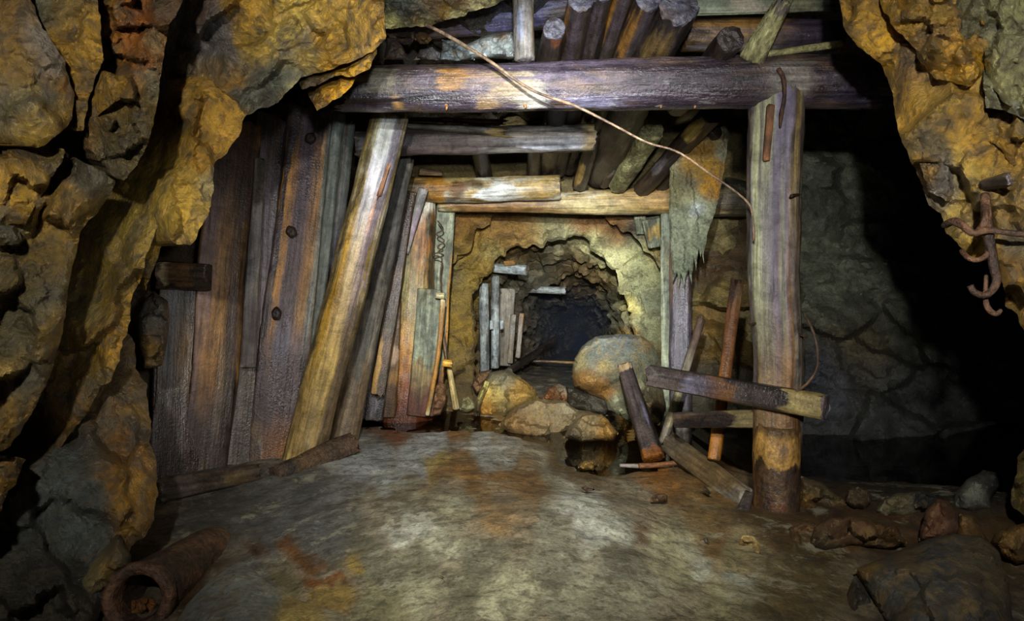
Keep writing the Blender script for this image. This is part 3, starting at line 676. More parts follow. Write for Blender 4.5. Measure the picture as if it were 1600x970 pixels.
# bottom right ochre bulge at the frame edge
spur([(1600, 700), (1588, 716), (1590, 740), (1580, 770), (1582, 794), (1610, 812), (1930, 820), (1930, 680)], [(1590, 720, 2.5), (1590, 790, 2.5), (1660, 740, 2.3)], [(1595, 750, 60, (120, 104, 50))], size=36, amp=.03, thick=.4, pull=(40, 0), seed=28)
V, Fc, C = join(W)
tag(mesh_obj('wall_right', V, Fc, M['rock'], tint=C), None, None, kind='structure')

# ---- far wall of the dark side chamber on the right ------------------------------------------------
W = []
spur([(1040, 100), (1250, 80), (1500, 60), (1900, 40), (1900, 760), (1600, 735), (1240, 722), (1040, 690)],
     [(1050, 350, 5.9), (1060, 690, 5.7), (1260, 300, 5.3), (1260, 690, 4.75), (1420, 690, 4.8), (1420, 300, 5.5), (1600, 400, 6.2), (1600, 720, 5.2), (1850, 400, 6.2), (1340, 620, 4.7), (1340, 450, 5.2), (1150, 560, 5.3)],
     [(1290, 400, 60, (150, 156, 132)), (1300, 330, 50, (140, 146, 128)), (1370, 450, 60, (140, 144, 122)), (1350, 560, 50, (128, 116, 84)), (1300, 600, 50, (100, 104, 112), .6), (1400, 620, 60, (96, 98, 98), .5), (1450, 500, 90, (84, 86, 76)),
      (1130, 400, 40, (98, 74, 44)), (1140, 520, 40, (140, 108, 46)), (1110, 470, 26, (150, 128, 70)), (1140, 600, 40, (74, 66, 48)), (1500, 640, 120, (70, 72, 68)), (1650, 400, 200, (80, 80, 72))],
     res=5, size=120, amp=.13, asp=.55, ang=.25, crack=.045, fine=.02, edge=.05, thick=.4, seed=31)
V, Fc, C = join(W)
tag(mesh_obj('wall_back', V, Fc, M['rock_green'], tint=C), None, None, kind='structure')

# ---- tunnel: face, lips and bore ---------------------------------------------------------------
NA = 190
th = np.linspace(-.32 * math.pi, 1.32 * math.pi, NA)      # 0 = right, pi/2 = crown
prof = [(1.75, 5.62), (1.25, 5.66), (.85, 5.7), (.50, 5.74), (.34, 5.78), (.26, 5.84), (.28, 5.92), (.36, 6.12), (.30, 6.16), (.16, 6.2), (.08, 6.22), (0, 6.28), (-.02, 6.34), (.05, 6.48), (.13, 6.7),
        (.08, 7.4), (-.0, 8.2), (-.10, 8.9), (-.12, 9.0), (.04, 9.15), (.0, 9.9), (-.08, 10.7), (-.14, 11.0), (.02, 11.2), (-.04, 12.4), (-.13, 13.2), (.02, 13.5), (-.05, 15.2), (-.13, 16.2), (.0, 16.5), (-.08, 18.4), (.0, 18.7), (-.1, 22), (-.15, 24), (-.7, 24.6)]
pr = np.array(prof); seg = np.hypot(np.diff(pr[:, 0]), np.diff(pr[:, 1])); acc = np.concatenate([[0], np.cumsum(seg)])
tpos = [];
for i in range(len(seg)):
    k = max(2, int(seg[i] / (.028 if pr[i, 1] < 6.8 else .09)))
    tpos += list(np.linspace(acc[i], acc[i+1], k, endpoint=False))
tpos.append(acc[-1]); tpos = np.array(tpos)
po = np.interp(tpos, acc, pr[:, 0]); pY = np.interp(tpos, acc, pr[:, 1])
PO, TH = np.meshgrid(po, th, indexing='ij'); PY = np.meshgrid(pY, th, indexing='ij')[0]; TP = np.meshgrid(tpos, th, indexing='ij')[0]
def arch(TH):   # a rounded crown over nearly straight sides
    c, s = np.cos(TH), np.sin(TH)
    hw, up, dn = .80, .80, .95
    k = np.where(s > 0, (np.abs(c / hw) ** 2.3 + np.abs(s / up) ** 2.3) ** (-1 / 2.3), (np.abs(c / hw) ** 4 + np.abs(s / dn) ** 4) ** (-1 / 4))
    return k
r0 = arch(TH)
u = TH.ravel() * 110; v = TP.ravel() * 110
fa, ca = facets(u, v, 75, .55, .1, 41); fb, cb = facets(u, v, 30, .5, -.1, 42)
lip = np.exp(-((TP.ravel() - acc[11]) / .35) ** 2)
face = np.clip((6.3 - PY.ravel()) * 4, 0, 1)
nz = .06 * fa + .022 * fb + .03 * ca + .012 * noise2(u, v, 14, 5, 4)
fc_, cc_ = facets(u, v * .5, 80, .8, .2, 43, .02)
edgew = .07 * noise2(u, v * .15, 40, 77, 4) + .028 * facets(u, v * .12, 26, 1, 0, 44, .03)[0]
rad = (r0.ravel() + PO.ravel() + (nz * (1 - .55 * face)) * (1 - .5 * lip) + edgew)
Yv = PY.ravel() + (nz * .7 + .085 * fc_ + .07 * cc_ * np.clip(.4 + noise2(u, v, 50, 79), 0, 1)) * face + .10 * noise2(u, v * .3, 60, 78, 3) * np.clip((8 - PY.ravel()), 0, 1)
X_ = cxT(np.maximum(PY.ravel(), 6.3)) + rad * np.cos(TH.ravel())
Z_ = .94 + czT(PY.ravel()) + rad * np.sin(TH.ravel())
tpx = CX + X_ / Yv * F; tpy = CY + (H - Z_) / Yv * F
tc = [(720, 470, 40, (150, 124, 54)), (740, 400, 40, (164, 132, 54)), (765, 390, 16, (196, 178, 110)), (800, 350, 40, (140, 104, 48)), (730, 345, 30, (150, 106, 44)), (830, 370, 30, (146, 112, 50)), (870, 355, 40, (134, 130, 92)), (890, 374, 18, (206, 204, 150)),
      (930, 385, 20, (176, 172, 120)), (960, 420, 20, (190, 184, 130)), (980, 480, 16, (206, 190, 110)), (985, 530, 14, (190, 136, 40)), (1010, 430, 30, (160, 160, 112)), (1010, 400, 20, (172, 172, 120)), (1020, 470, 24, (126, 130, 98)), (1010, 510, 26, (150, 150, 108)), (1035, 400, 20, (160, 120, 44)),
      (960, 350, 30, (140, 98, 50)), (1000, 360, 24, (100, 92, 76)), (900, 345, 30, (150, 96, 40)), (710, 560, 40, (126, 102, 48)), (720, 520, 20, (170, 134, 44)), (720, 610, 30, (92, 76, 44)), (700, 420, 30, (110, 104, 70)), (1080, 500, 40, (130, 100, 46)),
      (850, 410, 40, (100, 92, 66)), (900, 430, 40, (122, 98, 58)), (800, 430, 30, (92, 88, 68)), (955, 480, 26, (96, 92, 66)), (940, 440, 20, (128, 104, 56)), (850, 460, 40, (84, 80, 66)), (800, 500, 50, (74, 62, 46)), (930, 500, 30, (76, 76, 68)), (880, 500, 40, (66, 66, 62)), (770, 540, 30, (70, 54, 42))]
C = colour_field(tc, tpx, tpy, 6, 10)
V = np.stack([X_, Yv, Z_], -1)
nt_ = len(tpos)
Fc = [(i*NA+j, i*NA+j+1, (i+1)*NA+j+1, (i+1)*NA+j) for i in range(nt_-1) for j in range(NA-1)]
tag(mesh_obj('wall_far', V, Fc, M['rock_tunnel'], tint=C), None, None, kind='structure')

# ---- ceiling: rough roof rock and the ledge at the top of the photo -----------------------------
gx, gy = np.meshgrid(np.arange(-3.6, 5.2, .06), np.arange(.2, 7.0, .06))
u, v = gx.ravel() * 100, gy.ravel() * 100
fa, ca = facets(u, v, 70, 1, .2, 51); fb, cb = facets(u, v, 26, 1, .2, 52)
zc = 2.78 + .10 * fa + .05 * fb - .5 * np.clip((np.abs(gx.ravel() - .6) - 2.2) / 2, 0, 1) ** 2 + .02 * noise2(u, v, 12, 3, 3)
V = np.stack([gx.ravel(), gy.ravel(), zc], -1); nx = gx.shape[1]
Fc = [(i*nx+j, (i+1)*nx+j, (i+1)*nx+j+1, i*nx+j+1) for i in range(gx.shape[0]-1) for j in range(nx-1)]
C = np.concatenate([np.tile(s2l((74, 66, 52)), (len(V), 1)), np.full((len(V), 1), .2)], 1)
led = rock_data([(585, -60), (840, -60), (812, -8), (790, 2), (765, 10), (742, 14), (722, 26), (700, 32), (682, 36), (660, 43), (630, 42), (603, 45)],
                [(600, 40, 3.1), (700, 30, 3.05), (790, 0, 3.0), (700, -60, 2.9)],
                [(640, 12, 26, (124, 124, 106)), (620, 38, 14, (236, 222, 140)), (660, 38, 12, (236, 222, 140)), (650, 26, 12, (150, 104, 40)), (690, 20, 14, (180, 140, 60)), (705, 26, 12, (226, 216, 150)), (745, 8, 18, (206, 190, 130)), (700, -20, 40, (130, 100, 60)), (780, -5, 18, (190, 178, 110))],
                res=3.2, size=34, amp=.03, asp=.5, crack=.015, edge=.03, ew=8, thick=.6, pull=(0, -40), seed=53, warp=8)
V, Fc, C = join([(V, Fc, C), led])
tag(mesh_obj('ceiling', V, Fc, M['rock'], tint=C), None, None, kind='structure')

# ================================================================== TIMBER
PURP = (98, 92, 110); WH = (206, 206, 200); ORG = (176, 112, 40); GRN = (150, 156, 126); BLK = (40, 34, 34)
# front set
b1 = log('roof_beam', 'thick wet dark log beam spanning the front of the timber frame', 'beam', (548, 140, 3.1), (1392, 124, 3.02), 68, 84, M['w_beam'], rough=.05, groove=.04, jag=(.10, .08), dz=.02, n=48,
    tint=[(.34, 292, .035, 40, (176, 170, 156), .62), (.3, 262, .05, 26, (132, 112, 82), .56), (.25, 300, .03, 26, (128, 104, 76), .54), (.13, 318, .025, 30, (140, 110, 66), .6), (.09, 312, .015, 24, (150, 108, 54), .6), (.19, 246, .04, 24, (140, 100, 54), .6),
          (.05, 246, .06, 40, (116, 108, 88), .62), (.45, 305, .08, 22, (116, 112, 132), .6), (.62, 265, .16, 60, (48, 36, 42), .7), (.8, 290, .035, 60, (146, 140, 130), .6), (.93, 270, .08, 80, (58, 52, 66), .6), (.8, 240, .04, 40, (120, 112, 104), .5)])
p1 = log('timber_post', 'big pale streaked timber post under the right end of the front beam', 'post', (1212, 806, 3.0), (1213, 150, 3.04), 66, 82, M['post'], flat=.85, sq=2.6, rough=.05, groove=.05, jag=(.01, .05), dz=.02, n=48, yaw=-.2,
    tint=[(.75, 268, .5, 16, (168, 170, 128), .95), (.7, 298, .5, 14, (104, 98, 118), .8), (.42, 312, .22, 10, (156, 116, 66), .7), (.7, 240, .3, 22, (108, 102, 106), .8), (.35, 250, .12, 30, (92, 84, 84), .7), (.3, 280, .12, 20, (160, 118, 66), .7), (.8, 335, .3, 14, (136, 116, 74), .55), (.1, 270, .16, 180, (96, 66, 34), .9)])
log('post_foot', None, None, (1212, 812, 3.0), (1214, 668, 3.0), 69, 69, M['stub'], parent=p1, rough=.04, groove=.02, jag=(.01, .03), n=40, dz=.02,
    tint=[(.78, 270, .2, 180, (172, 132, 66), .95), (.2, 270, .16, 60, (80, 50, 28), .6), (.8, 290, .08, 25, (60, 56, 66), .7), (.98, 270, .05, 180, (60, 46, 34), .8)])
log('wood_strip', None, None, (1197, 248, 2.93), (1204, 166, 2.93), 11, 12, M['splinter'], parent=p1, flat=.5, n=12)
tube('nail', [P(1250, 304, 2.97), P(1240, 305, 2.88), P(1236, 306, 2.86)], .007, M['rust'], parent=p1)
tube('nail', [P(1243, 522, 2.95), P(1254, 524, 2.9), P(1262, 527, 2.9)], .005, M['rust'], parent=p1)
tube('nail', [P(1180, 505, 2.98), P(1172, 506, 2.92), P(1169, 503, 2.9)], .006, M['rust'], parent=p1)
tube('rusty_strap', [P(1216, 108, 2.9), P(1224, 122, 2.885), P(1226, 150, 2.885), P(1221, 178, 2.9), P(1219, 200, 2.91)], [.012, .01, .008, .011, .004], M['rust'],
     'rusty iron strap nailed across the joint of front beam and pale post', 'strap')
for (dx, dy, dl) in ((697, 164, 8), (1085, 163, 6), (1032, 164, 5), (820, 164, 5)):
    tube('fungus_drip', [P(dx, dy, 3.03), P(dx + 1, dy + dl * .5, 3.02), P(dx, dy + dl, 3.02)], [.009, .006, .002], M['splinter'], parent=b1, n=6)
# middle beam and its splinters
log('roof_beam', 'short pale crusted log beam ending below the front beam, in the middle of the three beams', 'beam', (560, 226, 4.2), (927, 214, 4.2), 40, 44, M['w_pale'], rough=.05, groove=.06, jag=(.03, .015), n=36, dz=.02,
    tint=[(.2, 270, .22, 200, (74, 62, 60), .95), (.45, 270, .12, 120, (96, 82, 76), .9), (.85, 290, .2, 60, (170, 172, 180), .8), (.78, 240, .25, 30, (140, 122, 90), .6), (.98, 270, .03, 120, (176, 150, 92), .8)])
log('split_pole', 'thin splintered pole lying on top of the short pale middle beam', 'pole', (636, 196, 4.12), (786, 208, 4.1), 12, 15, M['w_grey'], rough=.2, groove=.3, jag=(.08, .12), n=18, tint=[(.95, 270, .1, 180, (170, 140, 80), .8)])
log('split_pole', 'thinnest splintered lath above the short pale middle beam', 'pole', (640, 186, 4.15), (784, 191, 4.12), 7, 8, M['w_brown'], rough=.25, groove=.3, jag=(.08, .08), n=12)
# second set
log('roof_beam', 'ochre and white log beam of the rear frame, left of the joint', 'beam', (634, 298, 5.3), (874, 292, 5.22), 40, 39, M['w_beam2'], rough=.04, groove=.04, jag=(.06, .015), n=36, dz=.025,
    tint=[(.2, 270, .08, 180, (160, 112, 40), .8), (.1, 300, .06, 120, (90, 70, 44), .7), (.6, 290, .16, 60, (206, 206, 196), .9), (.35, 255, .06, 60, (110, 76, 36), .7), (.85, 300, .15, 40, (160, 130, 70), .6)])
log('roof_beam', 'ochre log beam of the rear frame, right of the joint, running behind the torn plank', 'beam', (686, 318, 5.44), (1190, 312, 5.36), 24, 54, M['w_beam2'], rough=.05, groove=.05, jag=(.04, .03), n=36, dz=.025,
    tint=[(.2, 270, .25, 200, (136, 102, 60), .8), (.5, 290, .12, 60, (196, 182, 130), .7), (.62, 260, .12, 60, (170, 138, 76), .7), (.7, 240, .1, 60, (150, 112, 58), .6), (.95, 270, .1, 200, (96, 88, 68), .95)])
log('frame_post', 'rust-orange wet post at the left of the rear frame, dark red at the waterline', 'post', (630, 655, 5.5), (660, 290, 5.35), 90, 44, M['w_orange'], rough=.06, groove=.06, jag=(.02, .03), n=40, dz=.025, flat=.8,
    tint=[(.05, 270, .16, 180, (84, 44, 22), .8), (.2, 290, .12, 60, (128, 62, 26), .8), (.5, 280, .2, 40, (150, 128, 76), .8), (.75, 280, .14, 50, (150, 94, 42), .7), (.6, 230, .2, 40, (130, 120, 78), .7), (.93, 300, .06, 60, (206, 200, 180), .7), (.3, 250, .12, 30, (176, 124, 52), .7)])
log('split_board', 'whitish split slat leaning against top of the rust-orange rear post', 'slat', (632, 392, 5.18), (662, 296, 5.12), 13, 15, M['w_pale'], flat=.5, rough=.15, jag=(.06, .02), n=16, tint=[(.4, 270, .3, 180, (150, 130, 136), .6)])
log('lagging_board', 'tall grey-green board standing right of the rust-orange rear post', 'board', (676, 640, 5.62), (697, 321, 5.5), 30, 30, M['w_green'], flat=.22, sq=5, rough=.03, groove=.04, jag=(.02, .01), n=28, dz=.03,
    tint=[(.5, 330, .4, 40, (160, 112, 36), .8), (.05, 270, .15, 180, (96, 60, 34), .8)])
log('lagging_board', 'short grey-green board nailed over lower half of the rust-orange rear post', 'board', (655, 648, 5.3), (671, 453, 5.26), 42, 36, M['w_green'], flat=.22, sq=4, rough=.04, groove=.06, jag=(.01, .01), n=28, dz=.025,
    tint=[(.08, 270, .2, 180, (86, 48, 34), .8), (.35, 250, .14, 60, (128, 110, 70), .7)])
log('thin_lath', 'thin ochre lath bowed outward beside the grey-green boards', 'lath', (668, 648, 5.15), (692, 470, 5.1), 7, 8, M['w_yellow'], flat=.6, n=10, rough=.1, bend=.02, tint=[(.5, 270, .5, 180, (150, 104, 40), .8)])
log('thin_lath', 'slender brown stick propped behind yellow-white fittings by the tunnel mouth', 'lath', (712, 640, 5.5), (688, 500, 5.4), 10, 6, M['w_brown'], n=10, rough=.1)
log('thin_lath', 'yellowish peg stick standing in water left of the small stones', 'lath', (713, 638, 5.35), (702, 575, 5.35), 11, 8, M['w_yellow'], n=12, rough=.08)
# left lagging, front to back
log('lagging_board', 'broad dark wet board at the far left of the lagging, beside ochre rock', 'board', (278, 765, 3.5), (292, 430, 3.6), 86, 74, M['w_wet'], flat=.15, sq=5, rough=.03, groove=.06, jag=(.02, .05), n=40, yaw=.3,
    tint=[(.75, 262, .25, 60, (82, 84, 86), .95), (.6, 292, .2, 10, (150, 108, 40), .9), (.45, 305, .2, 20, (80, 82, 86), .8), (.2, 250, .2, 60, (62, 48, 40), .8)])
log('wood_block', 'short wet block wedged flat above the broad dark board', 'block', (250, 428, 3.42), (324, 432, 3.42), 44, 42, M['w_wet'], flat=.6, sq=6, rough=.03, groove=.02, jag=(.02, .01), n=32,
    tint=[(.1, 270, .08, 90, (150, 140, 110), .7), (.5, 270, .3, 90, (84, 62, 40), .8)])
log('lagging_board', 'ochre-streaked wide brown lagging board, second from the left rock', 'board', (318, 752, 3.6), (372, 190, 3.72), 72, 66, M['w_brown'], flat=.15, sq=4, rough=.04, groove=.08, jag=(.02, .03), n=40, yaw=.25,
    tint=[(.6, 262, .22, 24, (172, 126, 48), .8), (.52, 240, .4, 16, (106, 94, 104), .75), (.5, 300, .3, 16, (84, 66, 56), .7), (.12, 270, .16, 180, (72, 60, 54), .85), (.35, 256, .12, 20, (156, 108, 42), .7), (.26, 285, .12, 16, (116, 104, 84), .6), (.85, 270, .12, 200, (76, 58, 50), .7)])
log('lagging_board', 'narrow grey batten nailed between two lagging boards, cut off at half height', 'batten', (387, 572, 3.62), (406, 250, 3.72), 24, 15, M['w_grey'], flat=.4, sq=4, rough=.04, n=20, tint=[(.1, 270, .2, 180, (80, 70, 66), .7), (.6, 270, .3, 90, (96, 92, 92), .7)])
log('lagging_board', 'purple-grey frosted lagging board behind the narrow batten', 'board', (384, 745, 3.78), (430, 186, 3.9), 74, 58, M['w_purple'], flat=.15, sq=5, rough=.03, groove=.04, jag=(.02, .03), n=36, yaw=.2,
    tint=[(.65, 270, .3, 90, (110, 100, 104), .8), (.2, 270, .2, 180, (84, 74, 66), .8), (.35, 260, .1, 40, (110, 96, 72), .5)])
b5 = log('lagging_slab', 'widest lagging slab, purple-brown with orange stripes and two dark knots', 'board', (426, 722, 3.86), (492, 172, 3.98), 84, 84, M['w_purple'], flat=.3, sq=3.2, rough=.035, groove=.05, jag=(.02, .03), n=48, dz=.02, yaw=.1,
    tint=[(.62, 240, .3, 18, (172, 120, 44), .95), (.55, 292, .32, 11, (190, 136, 60), .95), (.6, 268, .4, 14, (86, 74, 82), .9), (.7, 318, .5, 18, (128, 132, 122), .95), (.2, 270, .12, 180, (66, 52, 54), .9), (.05, 290, .06, 60, (120, 78, 40), .6), (.33, 270, .05, 30, (100, 96, 112), .6)])
def knot(parent, px, py, Y, rx, rz):
    c = P(px, py, Y); V = []; Fc = []; nu, nv = 16, 9
    for i in range(nv):
        f = math.pi * i / (nv - 1)
        for j in range(nu):
            g = 2 * math.pi * j / nu; k = 1 + (.10 * math.sin(2 * g + px) + .07 * math.sin(5 * g + py)) * math.sin(f)
            V.append(c + np.array([rx * k * math.sin(f) * math.cos(g), -.022 * math.cos(f) * (1 if i else .7), rz * k * math.sin(f) * math.sin(g)]))
    for i in range(nv - 1):
        for j in range(nu): Fc.append((i*nu+j, (i+1)*nu+j, (i+1)*nu+(j+1) % nu, i*nu+(j+1) % nu))
    inv = np.array(parent.matrix_basis.inverted()); V = np.array(V) @ inv[:3, :3].T + inv[:3, 3]
    return mesh_obj('knot', V, Fc, M['knot'], parent=parent)
log('edge_strip', None, None, (474, 716, 3.87), (530, 180, 3.99), 13, 20, M['w_grey'], parent=b5, flat=1.2, sq=3, n=16, rough=.08, groove=.06, tint=[(.5, 270, .6, 180, (116, 122, 112), .8)])['label'] = 'grey-green edge strip'
for (kx, ky, kY) in ((455, 362, 3.83), (432, 490, 3.80), (485, 216, 3.87)): knot(b5, kx, ky, kY, .032, .038)
log('lagging_pole', 'slim rounded grey pole with a bent top behind the big leaning log', 'pole', (462, 715, 4.15), (541, 192, 4.15), 36, 27, M['w_grey'], rough=.04, groove=.03, jag=(.01, .02), n=28, bend=.012,
    tint=[(.8, 310, .4, 30, (116, 124, 118), .9), (.5, 270, .2, 60, (100, 92, 104), .8), (.25, 270, .2, 120, (84, 72, 80), .8), (.85, 240, .2, 40, (136, 124, 110), .7)])
ll = log('leaning_log', 'thick yellow and white peeled log leaning right in front of the lagging', 'log', (474, 722, 3.82), (611, 182, 3.62), 62, 57, M['w_yellow'], rough=.05, groove=.04, jag=(.02, .05), n=48, dz=.02, flat=.9,
    tint=[(.85, 275, .22, 22, (206, 206, 214), .95), (.8, 310, .25, 28, (116, 108, 116), .95), (.55, 262, .14, 16, (206, 200, 170), .8), (.6, 300, .2, 30, (118, 100, 96), .8), (.45, 240, .35, 34, (186, 142, 52), .9), (.12, 270, .14, 120, (150, 126, 78), .9), (.3, 275, .12, 22, (186, 158, 84), .7),
          (.2, 320, .25, 40, (104, 88, 68), .8), (.74, 290, .05, 8, (180, 112, 52), .9), (.95, 250, .08, 40, (150, 150, 126), .8)])
log('bark_strip', None, None, (592, 305, 3.575), (606, 262, 3.56), 7, 5, M['splinter'], parent=ll, flat=.35, n=10, rough=.2, jag=(.03, .03))
log('leaning_log', 'grey flecked log leaning just behind the thick yellow one', 'log', (534, 690, 4.5), (632, 250, 4.6), 46, 32, M['w_grey'], rough=.04, groove=.03, n=32, jag=(.02, .03), tint=[(.1, 270, .2, 180, (120, 102, 78), .7), (.8, 270, .25, 180, (84, 80, 74), .7)])
log('lagging_board', 'dark board in shadow between grey leaning log and orange rear post', 'board', (580, 655, 5.15), (622, 250, 5.2), 34, 40, M['w_dark'], flat=.2, sq=4, n=24, rough=.05, tint=[(.1, 270, .12, 180, (110, 104, 110), .5)])
log('lagging_board', 'narrow orange-edged board with a ragged foot left of the rear post', 'board', (590, 615, 4.98), (640, 300, 5.1), 22, 22, M['w_orange'], flat=.25, sq=4, n=20, rough=.08, groove=.1, jag=(.05, .02), tint=[(.1, 240, .25, 60, (176, 132, 48), .9), (.8, 270, .25, 180, (66, 46, 30), .9)])
log('lagging_board', 'brown wet short board with a pale stone patch beside rust-orange post', 'board', (602, 650, 5.28), (617, 470, 5.25), 34, 22, M['w_brown'], flat=.3, sq=3, n=20, rough=.1, tint=[(.55, 280, .1, 60, (170, 140, 110), .8), (.1, 270, .2, 180, (80, 54, 26), .9)])
# roof lagging above the front beam, ends towards the viewer
RL = [('dark lagging pole above the beam with a grey cut end, leftmost of the close row', (905, 0), 40), ('dark wet lagging pole second from left in the close row above the beam', (940, -16), 42),
      ('dark wet lagging pole in the middle of the close row above the beam', (979, -20), 36), ('dark lagging pole second from right in the close row, end just in view', (1014, -2), 42)]
for i, (lb, (x, y), w) in enumerate(RL):
    log('roof_pole', lb, 'pole', (x, y, 2.74), (800 + (x - 800) * 2.74 / 5.45, 485 - (1.20 + .02 * i) / 5.45 * 1000, 5.45), w, w * .9, M['w_dark'], rough=.07, groove=.06, jag=(.02, .02), n=32, ends=(M['w_end'], None), group='roof poles resting on the front beam',
        tint=[(.12, 340 - 8 * i, .18, 34, (150, 104, 40), .8), (.1, 250, .15, 40, (76, 66, 72), .6)])
log('roof_pole', 'thickest roof pole with a large round bluish cut end, right of the close row', 'pole', (1060, 8, 2.72), (936, 262, 5.4), 62, 60, M['w_dark'], rough=.06, groove=.06, jag=(.02, .02), n=40, ends=(M['w_end'], None), group='roof poles resting on the front beam',
    tint=[(.08, 290, .1, 60, (110, 88, 50), .7)])
log('roof_pole', 'short stub pole with small round cut end, left of the close row', 'pole', (868, 47, 2.86), (845, 150, 3.9), 36, 36, M['w_dark'], n=28, ends=(M['w_end'], None), group='roof poles resting on the front beam', tint=[(.0, 220, .1, 60, (140, 84, 50), .8)])
log('roof_pole', 'stub pole with a round black cut end beside the mossy pointed stake', 'pole', (1143, 63, 2.84), (1060, 160, 3.9), 42, 42, M['w_dark'], n=28, ends=(M['knot'], None), group='roof poles resting on the front beam')
log('upright_pole', 'grey crusted upright pole standing on the front beam near the pale stones', 'pole', (820, 92, 3.0), (816, -30, 2.98), 32, 32, M['w_pale'], n=28, rough=.1, groove=.08, tint=[(.4, 250, .3, 50, (130, 134, 150), .8), (.4, 320, .4, 40, (126, 112, 88), .8)])
log('pointed_stake', 'pale mossy stake with a pointed tip leaning over the front beam', 'stake', (1176, 92, 2.95), (1226, 0, 2.8), 40, 26, M['w_moss'], n=28, rough=.14, groove=.08, jag=(.02, .09), tint=[(.9, 270, .15, 100, (96, 86, 80), .8)])
log('cross_log', 'purplish log lying under the yellow roof ledge behind the crusted upright pole', 'log', (640, 44, 3.65), (905, 14, 3.55), 40, 52, M['w_purple'], n=32, rough=.06, tint=[(.6, 280, .3, 90, (96, 92, 124), .8), (.2, 270, .15, 100, (104, 86, 72), .7)])
log('cross_log', 'shiny brown log lying crosswise behind the mossy pointed stake', 'log', (1070, 55, 3.35), (1312, 56, 3.35), 50, 50, M['w_brown'], n=32, rough=.04, tint=[(.3, 300, .3, 40, (124, 116, 116), .8), (.3, 250, .3, 30, (140, 100, 30), .8), (.8, 280, .2, 120, (58, 48, 60), .9)])
log('roof_board', 'pale splintered board along the top edge above the shiny brown log', 'board', (1076, 8, 3.1), (1300, 2, 3.1), 32, 28, M['w_green'], flat=.3, sq=4, n=24, rough=.1, groove=.25, jag=(.05, .08), tint=[(.4, 270, .3, 60, (150, 140, 120), .6)])
log('thin_stick', 'thin pale stick lying on the right end of the front beam', 'stick', (1180, 87, 2.95), (1312, 69, 2.95), 9, 13, M['w_moss'], n=14, rough=.12)
log('wood_chip', 'small tan wood chip lying on the left end of the rear frame beam', 'chip', (656, 268, 5.2), (690, 271, 5.2), 10, 7, M['w_brown'], n=12, rough=.2, flat=.6, tint=[(.5, 270, .5, 180, (140, 110, 76), .8)])
# poles over the rear beam
for (lb, a, b, w0, w1, mt, tn, en) in [
    ('dark pole slanting onto the rear beam, first right of the joint', (934, 205, 4.4), (905, 288, 5.3), 24, 24, 'w_dark', [(.7, 300, .3, 60, (160, 130, 70), .8)], None),
    ('brown pole slanting onto the rear beam, left of the mossy stub', (985, 200, 4.35), (944, 284, 5.3), 24, 22, 'w_dark', [(.5, 260, .3, 60, (104, 98, 106), .7), (.6, 310, .3, 40, (150, 120, 60), .8)], None),
    ('mossy yellow-green stub pole slanting onto the rear beam, cut end forward', (1018, 202, 4.3), (966, 290, 5.25), 40, 30, 'w_moss', [], 'w_moss'),
    ('long dark pole slanting from the upper right onto the rear beam', (1112, 178, 4.2), (1002, 296, 5.3), 36, 26, 'w_dark', [(.15, 290, .12, 80, (166, 140, 70), .9), (.6, 300, .2, 60, (92, 84, 84), .7)], None),
    ('rearmost dark pole slanting behind the torn plank top', (1120, 205, 4.5), (1028, 292, 5.35), 22, 24, 'w_dark', [], None),
    ('thin dark pole above the rear beam, left of its joint', (838, 195, 4.4), (835, 276, 5.4), 26, 22, 'w_dark', [], None),
    ('blackened pole above the rear beam nearest the leaning yellow log', (745, 200, 4.5), (757, 276, 5.4), 28, 24, 'w_dark', [], None)]:
    log('rear_roof_pole', lb, 'pole', a, b, w0, w1, M[mt], n=24, rough=.1, groove=.06, tint=tn, ends=(M[en] if en else None, None), group='roof poles resting on the rear beam')
# right cluster
log('frame_post', 'dark purple post right of the tunnel mouth, behind the torn plank', 'post', (1062, 690, 4.75), (1064, 330, 4.9), 34, 34, M['w_purple'], n=28, rough=.05, flat=.6, sq=3, tint=[(.4, 270, .3, 180, (74, 66, 74), .7), (.05, 270, .1, 180, (80, 78, 74), .7)])
log('lagging_board', 'narrow pale green board upright at the right edge of the tunnel mouth', 'board', (1044, 690, 4.95), (1042, 335, 5.0), 20, 20, M['w_green'], n=24, flat=.5, sq=4, rough=.06, groove=.1)
# torn plank (outline of a broken board, with real thickness)
V, Fc, C = rock_data([(1046, 262), (1070, 238), (1108, 205), (1134, 196), (1139, 210), (1132, 260), (1121, 320), (1105, 370), (1101, 385), (1100, 414), (1098, 390), (1096, 402), (1092, 388), (1088, 424), (1085, 400), (1080, 444), (1077, 420), (1073, 428), (1068, 446), (1064, 425), (1060, 448), (1058, 425), (1052, 440), (1048, 380), (1046, 320)],
    [(1046, 262, 4.62), (1134, 200, 4.5), (1070, 440, 4.6)],
    [(1065, 350, 40, (142, 146, 118)), (1060, 300, 24, (132, 126, 84)), (1100, 260, 24, (150, 112, 36)), (1112, 290, 16, (172, 122, 30)), (1085, 280, 14, (106, 96, 70)), (1126, 240, 10, (160, 156, 126)), (1090, 330, 10, (186, 192, 190)), (1090, 380, 26, (136, 142, 112)), (1066, 420, 26, (128, 134, 108))],
    mode='solid', bulge=.018, bw=5, res=2.6, size=22, amp=.02, asp=6, ang=-.12, crack=.02, fine=.004, jit=1.2, seed=61, warp=6)
org = V.mean(0); tp = mesh_obj('torn_plank', V - org, Fc, M['rock_green'], tint=C); tp.location = org
tag(tp, 'wide grey-green plank hanging with a torn jagged lower end and orange streak', 'plank')
tube('splinter', [P(1099, 380, 4.55), P(1100, 396, 4.55), P(1099.5, 418, 4.55)], [.008, .006, .002], M['splinter'], parent=tp, n=6)
tube('splinter', [P(1088, 390, 4.57), P(1088, 408, 4.57), P(1087, 430, 4.57)], [.007, .006, .002], M['w_green'], parent=tp, n=6)
